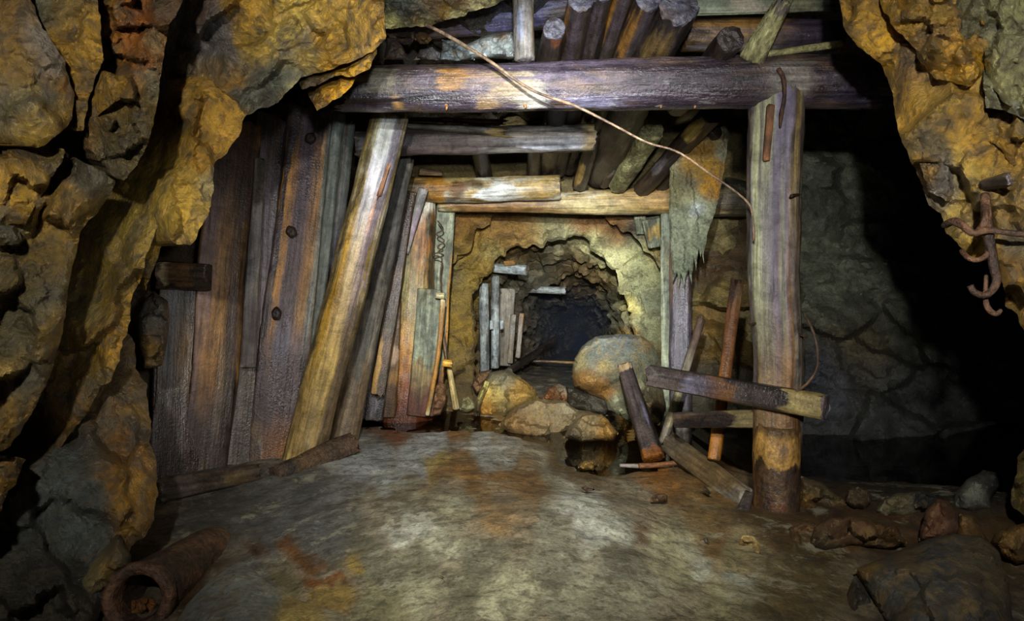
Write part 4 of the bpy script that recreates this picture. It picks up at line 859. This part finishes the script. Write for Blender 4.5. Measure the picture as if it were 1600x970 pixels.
log('leaning_stick', 'thin pale stick leaning right across the dark purple post', 'stick', (1036, 692, 4.05), (1096, 500, 4.4), 14, 12, M['w_grey'], n=14, rough=.12, jag=(.02, .06), tint=[(.3, 270, .3, 180, (140, 130, 96), .7), (.9, 270, .2, 180, (84, 66, 54), .8)])
log('leaning_stick', 'rusty upright stick in front of the two cross timbers', 'stick', (1115, 716, 3.35), (1152, 438, 3.7), 20, 20, M['w_brown'], n=18, rough=.08, flat=.6, jag=(.01, .08), tint=[(.2, 270, .25, 180, (150, 96, 26), .9), (.65, 270, .3, 180, (98, 62, 34), .8)])
log('cross_timber', 'long squared cross timber against the pale post, pale cut end on the right', 'timber', (1018, 588, 3.3), (1288, 637, 2.78), 34, 40, M['w_dark'], n=36, flat=.9, sq=5, rough=.05, groove=.05, jag=(.03, .015), ends=(None, M['w_end']),
    tint=[(.92, 270, .12, 180, (150, 134, 84), .95), (.45, 270, .1, 120, (96, 64, 34), .6), (.3, 290, .1, 60, (84, 80, 92), .7)])  # yellowish right end: light on that end put into the wood colour
log('cross_timber', 'shorter squared timber below the long cross timber, lit end near the post', 'timber', (1058, 657, 3.35), (1196, 654, 3.02), 24, 30, M['w_dark'], n=30, flat=.9, sq=5, rough=.05, groove=.05, ends=(None, M['w_pale']), tint=[(.8, 270, .2, 180, (116, 104, 70), .8)])  # paler tint paints the light falling on the end by the post
log('fallen_timber', 'dark wet timber leaning on the big boulder with its foot in the mud', 'timber', (1020, 716, 3.75), (976, 572, 4.15), 36, 22, M['w_dark'], n=32, flat=.7, sq=3.5, rough=.05, tint=[(.02, 270, .06, 180, (128, 78, 28), .8), (.97, 270, .05, 180, (130, 110, 80), .8), (.4, 300, .3, 30, (80, 76, 92), .6)])
log('fallen_plank', 'muddy brown plank lying on the ground towards the pale post', 'plank', (1166, 780, 3.05), (1046, 690, 3.85), 42, 34, M['w_grey'], n=30, flat=.5, sq=3.5, rough=.07, groove=.1, jag=(.04, .04), tint=[(.5, 270, .5, 180, (112, 92, 60), .8), (.9, 270, .2, 180, (110, 100, 82), .6)])
log('small_stake', 'small dark stake end leaning at the right end of the fallen muddy plank', 'stake', (1160, 800, 2.95), (1170, 770, 3.0), 20, 14, M['w_dark'], n=16, flat=.6, sq=4)
log('stub_board', 'short grey board stub standing in water beneath the lower cross timber', 'board', (1068, 694, 4.3), (1066, 650, 4.3), 22, 22, M['w_grey'], n=18, flat=.4, sq=4)
log('wet_stick', 'tiny pale peeled stick lying at the water edge', 'stick', (969, 727, 3.72), (1003, 728, 3.72), 6, 8, M['w_pale'], n=10, rough=.1)
log('wet_stick', 'orange-brown twig lying beside the tiny pale stick', 'stick', (1000, 728, 3.70), (1062, 722, 3.72), 9, 8, M['splinter'], n=10, rough=.15, bend=.02)
# left floor timber and crusts
log('fallen_plank', 'dark splintered plank lying on the floor at the foot of the lagging', 'plank', (250, 766, 2.98), (402, 738, 3.38), 38, 26, M['w_wet'], n=30, flat=.45, sq=3, rough=.1, groove=.15, jag=(.05, .08), tint=[(.75, 290, .2, 60, (92, 76, 50), .7), (.2, 270, .2, 100, (80, 70, 62), .7)])
log('rotten_log', 'rotten dirt-covered log lying at the foot of the yellow leaning log', 'log', (434, 742, 3.45), (552, 694, 3.9), 38, 34, M['rust'], n=32, rough=.25, groove=.1, jag=(.03, .04), flat=.8, tint=[(.3, 270, .35, 180, (92, 70, 44), .9), (.7, 270, .3, 180, (84, 66, 50), .9), (.1, 270, .1, 180, (40, 32, 28), .9)])
# pipes in the tunnel
for (lb, x0, y0, x1, y1, Y, w) in [('grey steel pipe standing inside the tunnel mouth, left of the pair', 757, 582, 756, 444, 6.7, 15), ('grey steel pipe standing inside the tunnel mouth, right of the pair', 773, 574, 774, 432, 6.85, 13)]:
    pp = log('standing_pipe', lb, 'pipe', (x0, y0, Y), (x1, y1, Y), w, w, M['steel'], n=24, rough=.01, groove=0, group='pair of standing pipes')
    log('pipe_joint', None, None, (x0 + 11, 514, Y), (x0 + 11, 502, Y), 6, 6, M['steel'], parent=pp, n=12, sq=4, rough=.02, groove=0)
log('pipe_stub', 'grey pipe stub poking out sideways under the tunnel mouth crown', 'pipe', (772, 418, 6.7), (823, 422, 6.55), 15, 16, M['steel'], n=24, rough=.02, groove=0, ends=(None, M['w_grey']))
log('pipe_stub', 'smaller grey pipe stub deeper in the tunnel below its roof', 'pipe', (828, 452, 9.0), (884, 454, 8.9), 11, 12, M['steel'], n=20, rough=.02, groove=0, ends=(None, M['knot']))
log('wood_block', 'small wooden block perched on the upper pipe stub', 'block', (790, 412, 6.6), (804, 410, 6.55), 9, 9, M['w_brown'], n=12, sq=4)
for (lb, x0, y0, x1, y1, Y, w) in [('broad grey upright timber deep in the tunnel behind the pipes', 786, 570, 792, 452, 7.8, 26), ('thin grey upright board in the tunnel right of the broad timber', 797, 566, 802, 492, 7.6, 9), ('thin orange-topped upright board deep in the tunnel', 809, 558, 815, 490, 7.9, 8)]:
    log('tunnel_prop', lb, 'timber', (x0, y0, Y), (x1, y1, Y), w, w, M['w_grey'] if 'orange' not in lb else M['w_brown'], n=20, flat=.5, sq=3, tint=[(.3, 270, .4, 180, (96, 84, 64), .7)])
log('fallen_pole', 'long dark pole lying along the left side of the tunnel floor', 'pole', (795, 580, 7.3), (866, 532, 10.5), 12, 12, M['w_dark'], n=16)
log('fallen_pole', 'thin brown pole lying across the tunnel floor', 'pole', (805, 563, 9.0), (935, 568, 9.1), 5, 4, M['w_brown'], n=12)
log('wood_wedge', 'pale short wedge driven under the rear beam above the tunnel mouth', 'wedge', (1002, 362, 5.7), (1000, 338, 5.55), 16, 18, M['w_green'], n=16, flat=.6, sq=4)
log('wood_wedge', 'larger slanted wedge under the rear beam beside the torn plank', 'wedge', (1024, 384, 5.6), (1018, 342, 5.5), 22, 30, M['w_green'], n=16, flat=.5, sq=4, tint=[(.5, 300, .4, 60, (150, 126, 70), .7)])

# ================================================================== WIRES AND IRON
tube('hanging_wire', [P(664, 38, 2.95), P(700, 56, 2.9), P(760, 92, 2.86), P(830, 140, 2.84), P(900, 166, 2.84), P(960, 196, 2.85), P(1010, 222, 2.86), P(1060, 238, 2.87), P(1110, 272, 2.88), P(1150, 300, 2.89), P(1172, 322, 2.9), P(1177, 352, 2.91), P(1178, 376, 2.92)],
     [.008, .008, .007, .006, .005, .005, .005, .005, .006], M['wire'], 'long rusty wire sagging diagonally from the roof ledge to the pale post', 'wire')
tube('wire_loop', [P(1256, 488, 2.96), P(1268, 512, 2.9), P(1277, 545, 2.86), P(1276, 575, 2.84), P(1262, 598, 2.84), P(1244, 612, 2.82)], .006, M['wire'], 'bowed rusty wire standing off the right side of the pale post', 'wire')
tube('wire_coil', [P(684, 345, 5.25), P(692, 358, 5.2), P(682, 366, 5.2), P(694, 376, 5.2), P(684, 386, 5.18), P(692, 392, 5.2), P(676, 398, 5.2), P(690, 404, 5.2), P(688, 430, 5.2), P(690, 456, 5.2)], .006, M['rust'], 'tangled dark wire coil hanging on the tall grey-green board', 'wire', n=6)
tube('wire_coil', [P(690, 462, 5.18), P(692, 500, 5.2), P(697, 540, 5.2), P(699, 562, 5.22)], .005, M['w_dark'], 'thin dark wire running down between the two ceramic fittings', 'wire', n=6)
for (lb, x, y, r, tn) in [('small white ceramic insulator beside the grey-green boards', 688, 461, 9, []), ('yellowed ceramic insulator hanging lower beside the thin stick', 699, 567, 10, [(.5, 270, 1, 180, (200, 150, 50), .8)])]:
    log('insulator', lb, 'insulator', (x - r * .6, y, 5.16), (x + r * .6, y + 1, 5.16), r * 1.2, r * 1.2, M['ceramic'], n=16, rough=.03, tint=tn, dz=.01)
hook = tube('iron_hook', [P(1539, 304, 1.72), P(1541, 330, 1.7), P(1543, 356, 1.7), P(1548, 385, 1.7), P(1554, 420, 1.7), P(1557, 440, 1.7), P(1548, 456, 1.7), P(1536, 461, 1.7), P(1522, 456, 1.7), P(1516, 446, 1.7)], [.011, .013, .011, .009, .008], M['rust'],
            'rusty iron hook hanging with an upturned tip from the right rock wall', 'hook')
tube('cross_rod', [P(1476, 352, 1.80), P(1490, 346, 1.74), P(1504, 352, 1.71), P(1520, 364, 1.69), P(1545, 360, 1.68), P(1580, 364, 1.67), P(1615, 368, 1.66)], [.010, .011, .009, .008, .008], M['rust'], 'knobbly rusty rod crossing behind the iron hook into the rock', 'rod')
tube('bent_rod', [P(1503, 392, 1.78), P(1512, 402, 1.72), P(1526, 406, 1.7), P(1540, 400, 1.7), P(1546, 388, 1.71)], .007, M['rust'], 'short bent rod curling under the yellow rock knob by the hook', 'rod')
tube('bent_rod', [P(1541, 430, 1.74), P(1540, 460, 1.72), P(1542, 478, 1.72), P(1550, 488, 1.72), P(1558, 490, 1.72), P(1564, 484, 1.72)], [.005, .006, .008, .007, .005], M['rust'], 'lowest small rusty hook dangling below the larger iron hook', 'hook')
tube('bent_rod', [P(1528, 362, 1.7), P(1538, 348, 1.68), P(1540, 330, 1.69), P(1538, 318, 1.71)], .009, M['rust'], 'curled iron hook branch bending up around the rod', 'rod')
log('rock_bolt', 'dark flat iron bolt plate sticking out of the right rock wall above the hook', 'bolt', (1536, 288, 1.78), (1574, 280, 1.66), 16, 22, M['w_dark'], n=18, flat=.5, rough=.15, jag=(.01, .03))

# pipe at lower left
A, B = P(214, 935, 1.93), P(330, 862, 2.55)
Zd = (B - A); Lp = np.linalg.norm(Zd); Zd /= Lp
Xd = np.cross(Zd, [0, 0, 1]); Xd /= np.linalg.norm(Xd); Yd = np.cross(Zd, Xd)
def pipe_part(name, rings, mat, parent=None, tint=None):
    n = 56; V = []; Fc = []
    for k, (r, z) in enumerate(rings):
        for j in range(n):
            an = 2 * math.pi * j / n
            rr = r * (1 + .03 * fbm(np.array([[math.cos(an) * 2.5, math.sin(an) * 2.5, z * 9 + k * .1]]), 3, 5)[0])
            V.append((rr * math.cos(an), rr * math.sin(an), z + .006 * fbm(np.array([[math.cos(an) * 3, math.sin(an) * 3, k]]), 3, 8)[0]))
    for i in range(len(rings) - 1):
        for j in range(n): Fc.append((i*n+j, i*n+(j+1) % n, (i+1)*n+(j+1) % n, (i+1)*n+j))
    o = mesh_obj(name, V, Fc, mat, parent=parent)
    return o
ro = .097
pm = Matrix(((Xd[0], Yd[0], Zd[0], A[0]), (Xd[1], Yd[1], Zd[1], A[1]), (Xd[2], Yd[2], Zd[2], A[2]), (0, 0, 0, 1)))
pipe = pipe_part('rusty_pipe', [(ro * .97, .05)] + [(ro, z) for z in np.linspace(.06, Lp, 24)], M['rust'])
pipe.matrix_basis = pm
tag(pipe, 'large rusted pipe lying open-ended on the floor at the lower left', 'pipe')
pipe_part('flange', [(ro * .8, .05), (ro * .98, .05), (ro * 1.07, .035), (ro * 1.09, .01), (ro * 1.04, -.008), (ro * .9, -.012), (ro * .74, -.004), (ro * .68, .012), (ro * .68, .06)], M['rust'], pipe)
pipe_part('bore', [(ro * .68, .05)] + [(ro * .7, z) for z in np.linspace(.08, Lp, 12)] + [(.001, Lp)], M['w_dark'], pipe)
V, Fc, C = rock_data([(186, 948), (200, 934), (216, 938), (232, 932), (246, 944), (232, 958), (205, 960)], [(186, 948, 2.02), (246, 944, 2.02), (215, 960, 1.98)], [(215, 945, 60, (134, 84, 30))], mode='solid', bulge=.03, bw=10, res=2.5, size=14, amp=.015, fine=.006, seed=71)
inv = np.array(pm.inverted()); mesh_obj('rust_crust', V @ inv[:3, :3].T + inv[:3, 3], Fc, M['debris'], tint=C, parent=pipe)

# ================================================================== STONES
stone('big_boulder', 'biggest rounded boulder, grey with yellow rust, right of the tunnel mouth', 'boulder',
      [(893, 590), (897, 560), (910, 540), (930, 526), (965, 521), (1000, 524), (1022, 536), (1030, 560), (1034, 600), (1040, 640), (1032, 664), (990, 660), (950, 640), (944, 624), (920, 616), (898, 606)], 4.9,
      [(930, 550, 30, (88, 92, 82)), (970, 540, 30, (84, 88, 84)), (910, 600, 20, (140, 100, 44)), (940, 612, 16, (146, 100, 36)), (960, 580, 26, (98, 94, 72)), (1000, 560, 30, (104, 108, 88)), (1010, 600, 30, (100, 98, 70)), (1020, 640, 30, (120, 96, 58)), (900, 560, 16, (140, 128, 80)), (980, 640, 26, (134, 138, 108)), (1010, 530, 14, (150, 120, 70)), (940, 575, 10, (176, 150, 80))],
      .36, bw=70, size=60, amp=.05, crack=.008, warp=10, seed=81)
stone('undercut_rock', 'dark speckled rock tucked beneath the biggest boulder', 'rock', [(884, 604), (900, 606), (948, 622), (952, 640), (946, 652), (910, 640), (888, 636)], 5.0, [(920, 625, 60, (70, 64, 50))], .15, mat='rock_dark')
stone('pointed_boulder', 'yellow-stained pointed boulder at the left of the tunnel mouth', 'boulder', [(742, 640), (752, 600), (765, 582), (792, 576), (812, 588), (836, 608), (842, 622), (820, 640), (790, 652), (752, 652)], 5.75,
      [(780, 595, 22, (122, 118, 92)), (770, 620, 16, (196, 168, 84)), (760, 640, 16, (176, 124, 40)), (810, 610, 18, (172, 130, 52)), (825, 625, 16, (140, 118, 60)), (790, 640, 20, (130, 112, 64))], .24, bw=36, size=34, amp=.04, warp=8)
stone('flat_rock', 'low triangular ochre-flecked rock at the water edge before the biggest boulder', 'rock', [(880, 684), (888, 666), (912, 648), (940, 646), (952, 656), (966, 678), (960, 688), (910, 690)], 4.55,
      [(920, 665, 24, (124, 106, 70)), (950, 670, 16, (166, 122, 48)), (895, 675, 14, (104, 92, 66)), (955, 682, 8, (160, 110, 40))], .16, warp=6)
stone('mud_rock', 'broad muddy grey rock lying between pointed boulder and the biggest boulder', 'rock', [(778, 664), (800, 640), (840, 622), (880, 626), (900, 640), (950, 648), (890, 668), (860, 690), (830, 694), (800, 684)], 4.98,
      [(850, 650, 40, (124, 106, 72)), (820, 670, 24, (116, 88, 48)), (800, 660, 16, (128, 96, 50)), (880, 640, 14, (140, 130, 100))], .16, warp=8)
stone('small_rock', 'small brown rock below the thin stick at the rear post foot', 'rock', [(668, 640), (676, 606), (688, 594), (696, 602), (698, 622), (688, 646), (674, 650)], 5.35, [(684, 620, 40, (124, 88, 62), .3)], .07, warp=5)
stone('small_rock', 'pale greenish flat stone at the waterline left of the pointed boulder', 'rock', [(714, 640), (722, 622), (732, 620), (742, 630), (744, 640), (728, 644)], 5.6, [(728, 632, 30, (150, 142, 100))], .06, warp=5)
stone('small_rock', 'thin upright slab stone leaning on the left of the pointed boulder', 'rock', [(740, 648), (744, 622), (758, 594), (764, 596), (756, 620), (748, 650)], 5.5, [(752, 610, 20, (186, 172, 96)), (748, 640, 14, (70, 58, 40))], .05, warp=4)
stone('small_rock', 'brown stone behind the pointed boulder under the standing pipes', 'rock', [(738, 600), (744, 582), (768, 578), (770, 592), (756, 612), (744, 614)], 6.1, [(752, 594, 40, (120, 86, 56))], .12, warp=4)
stone('small_rock', 'reddish low rock in the tunnel entrance behind the muddy grey rock', 'rock', [(848, 622), (856, 606), (872, 600), (890, 606), (892, 626), (866, 630)], 5.9, [(865, 618, 20, (136, 84, 44)), (880, 605, 12, (140, 136, 110))], .12, warp=4)
stone('small_rock', 'submerged yellowish stone in the brown pool', 'rock', [(904, 730), (914, 719), (928, 718), (936, 726), (928, 734), (912, 735)], 3.72, [(920, 726, 30, (150, 120, 60))], .06, warp=4)
stone('grey_stone', 'pale grey dome-shaped stone packed above the front beam', 'stone', [(726, 92), (730, 70), (748, 60), (772, 52), (800, 50), (806, 62), (806, 92)], 3.38, [(770, 75, 30, (190, 198, 194)), (780, 52, 10, (150, 116, 64))], .10, warp=4)
stone('grey_stone', 'grey wedge-shaped stone left of the dome-shaped one above the beam', 'stone', [(688, 94), (690, 62), (708, 62), (726, 72), (740, 84), (742, 94)], 3.36, [(710, 80, 40, (150, 158, 156))], .07, warp=4)
stone('roof_rubble', 'small brown rubble lump hanging beneath the yellow roof ledge', 'rock', [(648, 62), (654, 50), (668, 52), (676, 60), (670, 68), (656, 70)], 3.3, [(660, 60, 30, (118, 84, 46))], .05, warp=4)
stone('roof_rubble', 'dark brown slab stone standing on the left end of the front beam', 'rock', [(600, 94), (604, 60), (618, 58), (628, 72), (637, 94)], 3.35, [(618, 78, 30, (88, 72, 62))], .06, warp=4)
stone('roof_rubble', 'dark flat stone right under the left end of the yellow roof ledge', 'rock', [(604, 52), (648, 48), (650, 62), (640, 72), (625, 66), (608, 58)], 3.4, [(625, 58, 40, (70, 54, 44))], .07, warp=4)
stone('roof_rubble', 'white-flecked dark lump between brown slab and grey wedge on the beam', 'rock', [(646, 94), (656, 78), (674, 74), (690, 82), (690, 94)], 3.4, [(670, 82, 16, (128, 124, 122)), (655, 88, 14, (70, 60, 60))], .06, warp=4)
# left stones
stone('edge_stone', 'dark jutting stone between ochre rock and the broad dark board', 'stone', [(216, 540), (214, 500), (222, 470), (240, 455), (262, 470), (266, 500), (262, 530), (254, 572), (226, 576)], 2.75, [(240, 490, 24, (66, 62, 54), .5), (240, 550, 20, (104, 80, 36), .3), (255, 520, 14, (74, 64, 52))], .09, mat='rock_dark', warp=5)
stone('edge_stone', 'pointed speckled stone leaning behind the rusted pipe end', 'stone', [(60, 985), (110, 910), (150, 872), (186, 830), (204, 868), (204, 888), (180, 905), (160, 940), (150, 990)], 2.0, [(150, 900, 30, (116, 104, 66)), (110, 960, 30, (118, 110, 72)), (190, 860, 20, (84, 74, 54)), (165, 890, 12, (150, 106, 36))], .1, warp=5)
# right foreground stones
stone('dark_boulder', 'large dark wedge-shaped boulder in the right foreground corner', 'boulder', [(1398, 1010), (1372, 950), (1345, 905), (1335, 890), (1362, 878), (1400, 862), (1450, 842), (1490, 834), (1535, 838), (1562, 862), (1574, 900), (1590, 1010)], [(1340, 890, 2.2), (1500, 840, 2.3), (1570, 900, 2.12), (1450, 1000, 1.9)],
      [(1450, 900, 60, (70, 70, 64)), (1350, 890, 20, (128, 102, 52)), (1370, 925, 26, (80, 80, 74)), (1540, 890, 40, (80, 72, 52)), (1400, 960, 50, (62, 62, 56)), (1500, 960, 50, (60, 58, 52)), (1420, 872, 20, (100, 78, 44)), (1360, 950, 14, (118, 92, 44))], .22, bw=60, mat='boulder', size=90, amp=.02, crack=.004, warp=10)
stone('red_stone', 'reddish triangular stone standing behind the large dark boulder', 'stone', [(1436, 845), (1444, 800), (1462, 778), (1480, 782), (1496, 800), (1504, 830), (1480, 846)], 2.62, [(1465, 815, 26, (98, 66, 44)), (1490, 820, 16, (84, 60, 46))], .12, warp=6)
stone('ochre_stone', 'brown slanting stone at the right shoulder of the large dark boulder', 'stone', [(1494, 838), (1500, 802), (1520, 806), (1540, 840), (1556, 862), (1530, 870)], 2.55, [(1520, 835, 40, (110, 82, 40))], .1, warp=6)
stone('streaked_rock', 'dark rock with white streaks rising from the black water', 'rock', [(1488, 795), (1492, 770), (1510, 750), (1536, 734), (1556, 738), (1562, 760), (1548, 780), (1552, 796), (1520, 802)], 3.0,
      [(1520, 770, 12, (128, 128, 112)), (1545, 750, 14, (62, 60, 54)), (1500, 780, 14, (104, 104, 92)), (1540, 785, 8, (130, 130, 116)), (1530, 755, 8, (104, 104, 92)), (1520, 790, 10, (96, 94, 84))], .12, mat='rock_dark', warp=10)
stone('streaked_rock', 'pale-veined flat rock at the shore beside the reddish triangular stone', 'rock', [(1366, 800), (1380, 782), (1400, 772), (1440, 766), (1462, 772), (1466, 784), (1450, 800), (1410, 808), (1384, 808)], 2.95,
      [(1400, 785, 20, (116, 110, 80)), (1415, 800, 12, (150, 146, 116)), (1440, 780, 14, (56, 58, 58)), (1385, 796, 10, (120, 116, 90))], .11, warp=8)
stone('shore_stone', 'small round brown stone on the shore left of the pale-veined rock', 'stone', [(1320, 784), (1326, 766), (1340, 760), (1356, 768), (1362, 784), (1352, 796), (1334, 794)], 2.95, [(1340, 778, 24, (96, 80, 58))], .08, warp=5)
stone('shore_stone', 'sloping brown slab stone between pale post foot and dark water', 'stone', [(1246, 775), (1252, 744), (1280, 752), (1320, 780), (1330, 792), (1290, 800), (1250, 796)], 3.05, [(1280, 772, 24, (96, 82, 54)), (1262, 788, 16, (150, 110, 48))], .1, warp=5)
stone('shore_stone', 'long low rusty slab lying in front of the pale-veined rock', 'stone', [(1264, 850), (1272, 822), (1300, 808), (1350, 806), (1400, 822), (1418, 848), (1390, 858), (1330, 852), (1290, 862)], 2.55, [(1310, 832, 30, (104, 76, 52)), (1370, 835, 26, (94, 68, 34)), (1290, 848, 20, (96, 90, 66))], .12, warp=8)
stone('shore_stone', 'orange-brown stone at the right frame edge above the dark boulder corner', 'stone', [(1546, 846), (1556, 830), (1600, 816), (1640, 826), (1640, 870), (1590, 880), (1566, 868)], 2.5, [(1575, 840, 30, (116, 84, 36)), (1600, 850, 20, (70, 56, 38))], .14, warp=6)
stone('mud_stone', 'dark rust pebble on the pale mud mound right of its centre', 'pebble', [(1016, 778), (1024, 772), (1042, 772), (1043, 782), (1036, 786), (1018, 784)], 2.9, [(1030, 778, 30, (84, 62, 44))], .03, warp=3)
stone('mud_stone', 'tiny black-red pebble in the orange stain on the mud mound', 'pebble', [(812, 805), (816, 801), (826, 802), (826, 808), (816, 810)], 2.53, [(819, 805, 30, (60, 34, 26))], .012, warp=2)
stone('wet_slab', 'smooth grey wet slab in the rusty seep at the bottom left', 'slab', [(270, 990), (290, 945), (330, 905), (366, 882), (392, 886), (420, 912), (470, 938), (530, 955), (570, 990)], [(300, 970, 1.80), (370, 890, 2.06), (500, 970, 1.72)], [(340, 930, 50, (134, 138, 130), .3), (400, 930, 30, (132, 134, 122), .4), (460, 960, 24, (160, 140, 80), .4)], .05, bw=30, size=60, amp=.012, crack=.002, warp=8)

stone('shore_stone', 'dark stone under the left corner of the large dark boulder', 'stone', [(1312, 1000), (1322, 930), (1336, 898), (1356, 925), (1384, 968), (1400, 1010)], 2.12, [(1345, 950, 60, (66, 62, 52))], .12, warp=6)
stone('shore_stone', 'brown blocky stone just right of the pale post foot', 'stone', [(1226, 850), (1232, 826), (1252, 816), (1274, 824), (1280, 848), (1262, 862), (1238, 860)], 2.66, [(1250, 840, 40, (98, 72, 42))], .07, warp=5)
stone('mud_stone', 'small grey clod on the slope below the fallen muddy plank', 'pebble', [(1086, 856), (1092, 842), (1106, 840), (1110, 850), (1100, 860)], 2.46, [(1098, 850, 30, (120, 116, 100))], .03, warp=3)
stone('mud_stone', 'flat tan clod on the brown mud left of the pale post foot', 'pebble', [(1154, 850), (1160, 836), (1178, 838), (1200, 866), (1204, 880), (1188, 876)], 2.46, [(1178, 858, 40, (176, 150, 92))], .02, warp=3)
stone('mud_stone', 'dark sliver of rock near the foot of the fallen muddy plank', 'pebble', [(1096, 762), (1102, 758), (1112, 772), (1108, 774)], 3.05, [(1104, 766, 30, (56, 48, 38))], .015, warp=2)
stone('mud_stone', 'dark pebble on the orange stain at the right of the mud mound', 'pebble', [(906, 762), (914, 758), (926, 760), (930, 766), (916, 769)], 2.95, [(918, 764, 30, (80, 64, 50))], .014, warp=2)
log('buried_stick', 'dark stick half buried in the mud at the bottom centre', 'stick', (690, 906, 1.91), (818, 968, 1.68), 11, 9, M['w_wet'], n=14, rough=.25, jag=(.02, .02))
# ================================================================== LIGHT, CAMERA
def spot(name, loc, target, watts, size, blend, rad, color=(1, .97, .93)):
    l = bpy.data.lights.new(name, 'SPOT'); l.energy = watts; l.spot_size = math.radians(size); l.spot_blend = blend; l.shadow_soft_size = rad; l.color = color
    o = bpy.data.objects.new(name, l); COL.objects.link(o); o.location = loc
    o.rotation_euler = (Vector(target) - Vector(loc)).to_track_quat('-Z', 'Y').to_euler()
    return o
spot('left_torch', (-.32, -.05, 1.48), P(310, 290, 3.0), 165, 95, 1.0, .03)
spot('right_torch', (.17, -.05, 1.5), P(1270, 430, 3.0), 290, 76, 1.0, .03)
spot('beam_fill', (-.10, -.1, 1.72), P(860, 440, 5.5), 1750, 40, 1.0, .04, (.92, .97, 1.0))  # added fill spot, lifts the distant arch face against falloff
spot('tunnel_fill', (.0, -.1, 1.35), P(890, 480, 9), 3500, 17, 1.0, .03, (.9, .96, 1.0))  # added narrow fill, brightens the tunnel bore
spot('roof_fill', (.05, -.1, 1.3), P(800, -60, 3.0), 300, 54, 1.0, .04, (.82, .9, 1.0))  # added centre fill for the roof timbers and ledge
spot('floor_fill', (-.05, 0.0, 1.8), P(790, 725, 3.0), 440, 50, 1.0, .05, (1, .99, .94))  # added fill spot, brightens the mud mound
spot('lagging_fill', (.20, -.1, 1.12), P(450, 520, 3.0), 170, 36, 1.0, .04)  # added low fill, opens up the shaded planks on the left

# thin mine haze hanging in the far stretch of the tunnel
hz = bpy.data.materials.new('blue_haze'); hz.use_nodes = True; hn = hz.node_tree; hn.nodes.clear()
ho = hn.nodes.new('ShaderNodeOutputMaterial'); hv = hn.nodes.new('ShaderNodeVolumeScatter')
hv.inputs['Color'].default_value = (.5, .6, .9, 1); hv.inputs['Density'].default_value = .009; hv.inputs['Anisotropy'].default_value = 0
hn.links.new(hv.outputs[0], ho.inputs['Volume'])
bx = [(x, y, z) for x in (.0, 2.1) for y in (9.4, 20.0) for z in (-.3, 1.7)]
hb = mesh_obj('haze', bx, [(0, 1, 3, 2), (4, 6, 7, 5), (0, 4, 5, 1), (2, 3, 7, 6), (0, 2, 6, 4), (1, 5, 7, 3)], hz, smooth=False)
tag(hb, 'faint bluish haze hanging deep in the dark tunnel', 'haze', kind='stuff')
w = bpy.data.worlds.new('mine_air'); sc.world = w; w.use_nodes = True
w.node_tree.nodes['Background'].inputs[0].default_value = (.25, .34, .6, 1); w.node_tree.nodes['Background'].inputs[1].default_value = .014

cam = bpy.data.cameras.new('camera'); co = bpy.data.objects.new('camera', cam); COL.objects.link(co)
co.location = (0, 0, H); co.rotation_euler = (math.pi / 2, 0, 0)
cam.sensor_width = 36; cam.lens = 36 * F / 1600; cam.clip_start = .05
sc.camera = co
sc.view_settings.view_transform = 'Standard'; sc.view_settings.look = 'None'; sc.view_settings.gamma = 1; sc.view_settings.exposure = 0.0
sc.view_settings.use_curve_mapping = False
sc.cycles.sample_clamp_direct = 8; sc.cycles.sample_clamp_indirect = 4; sc.cycles.use_denoising = True; sc.cycles.denoising_prefilter = 'NONE'
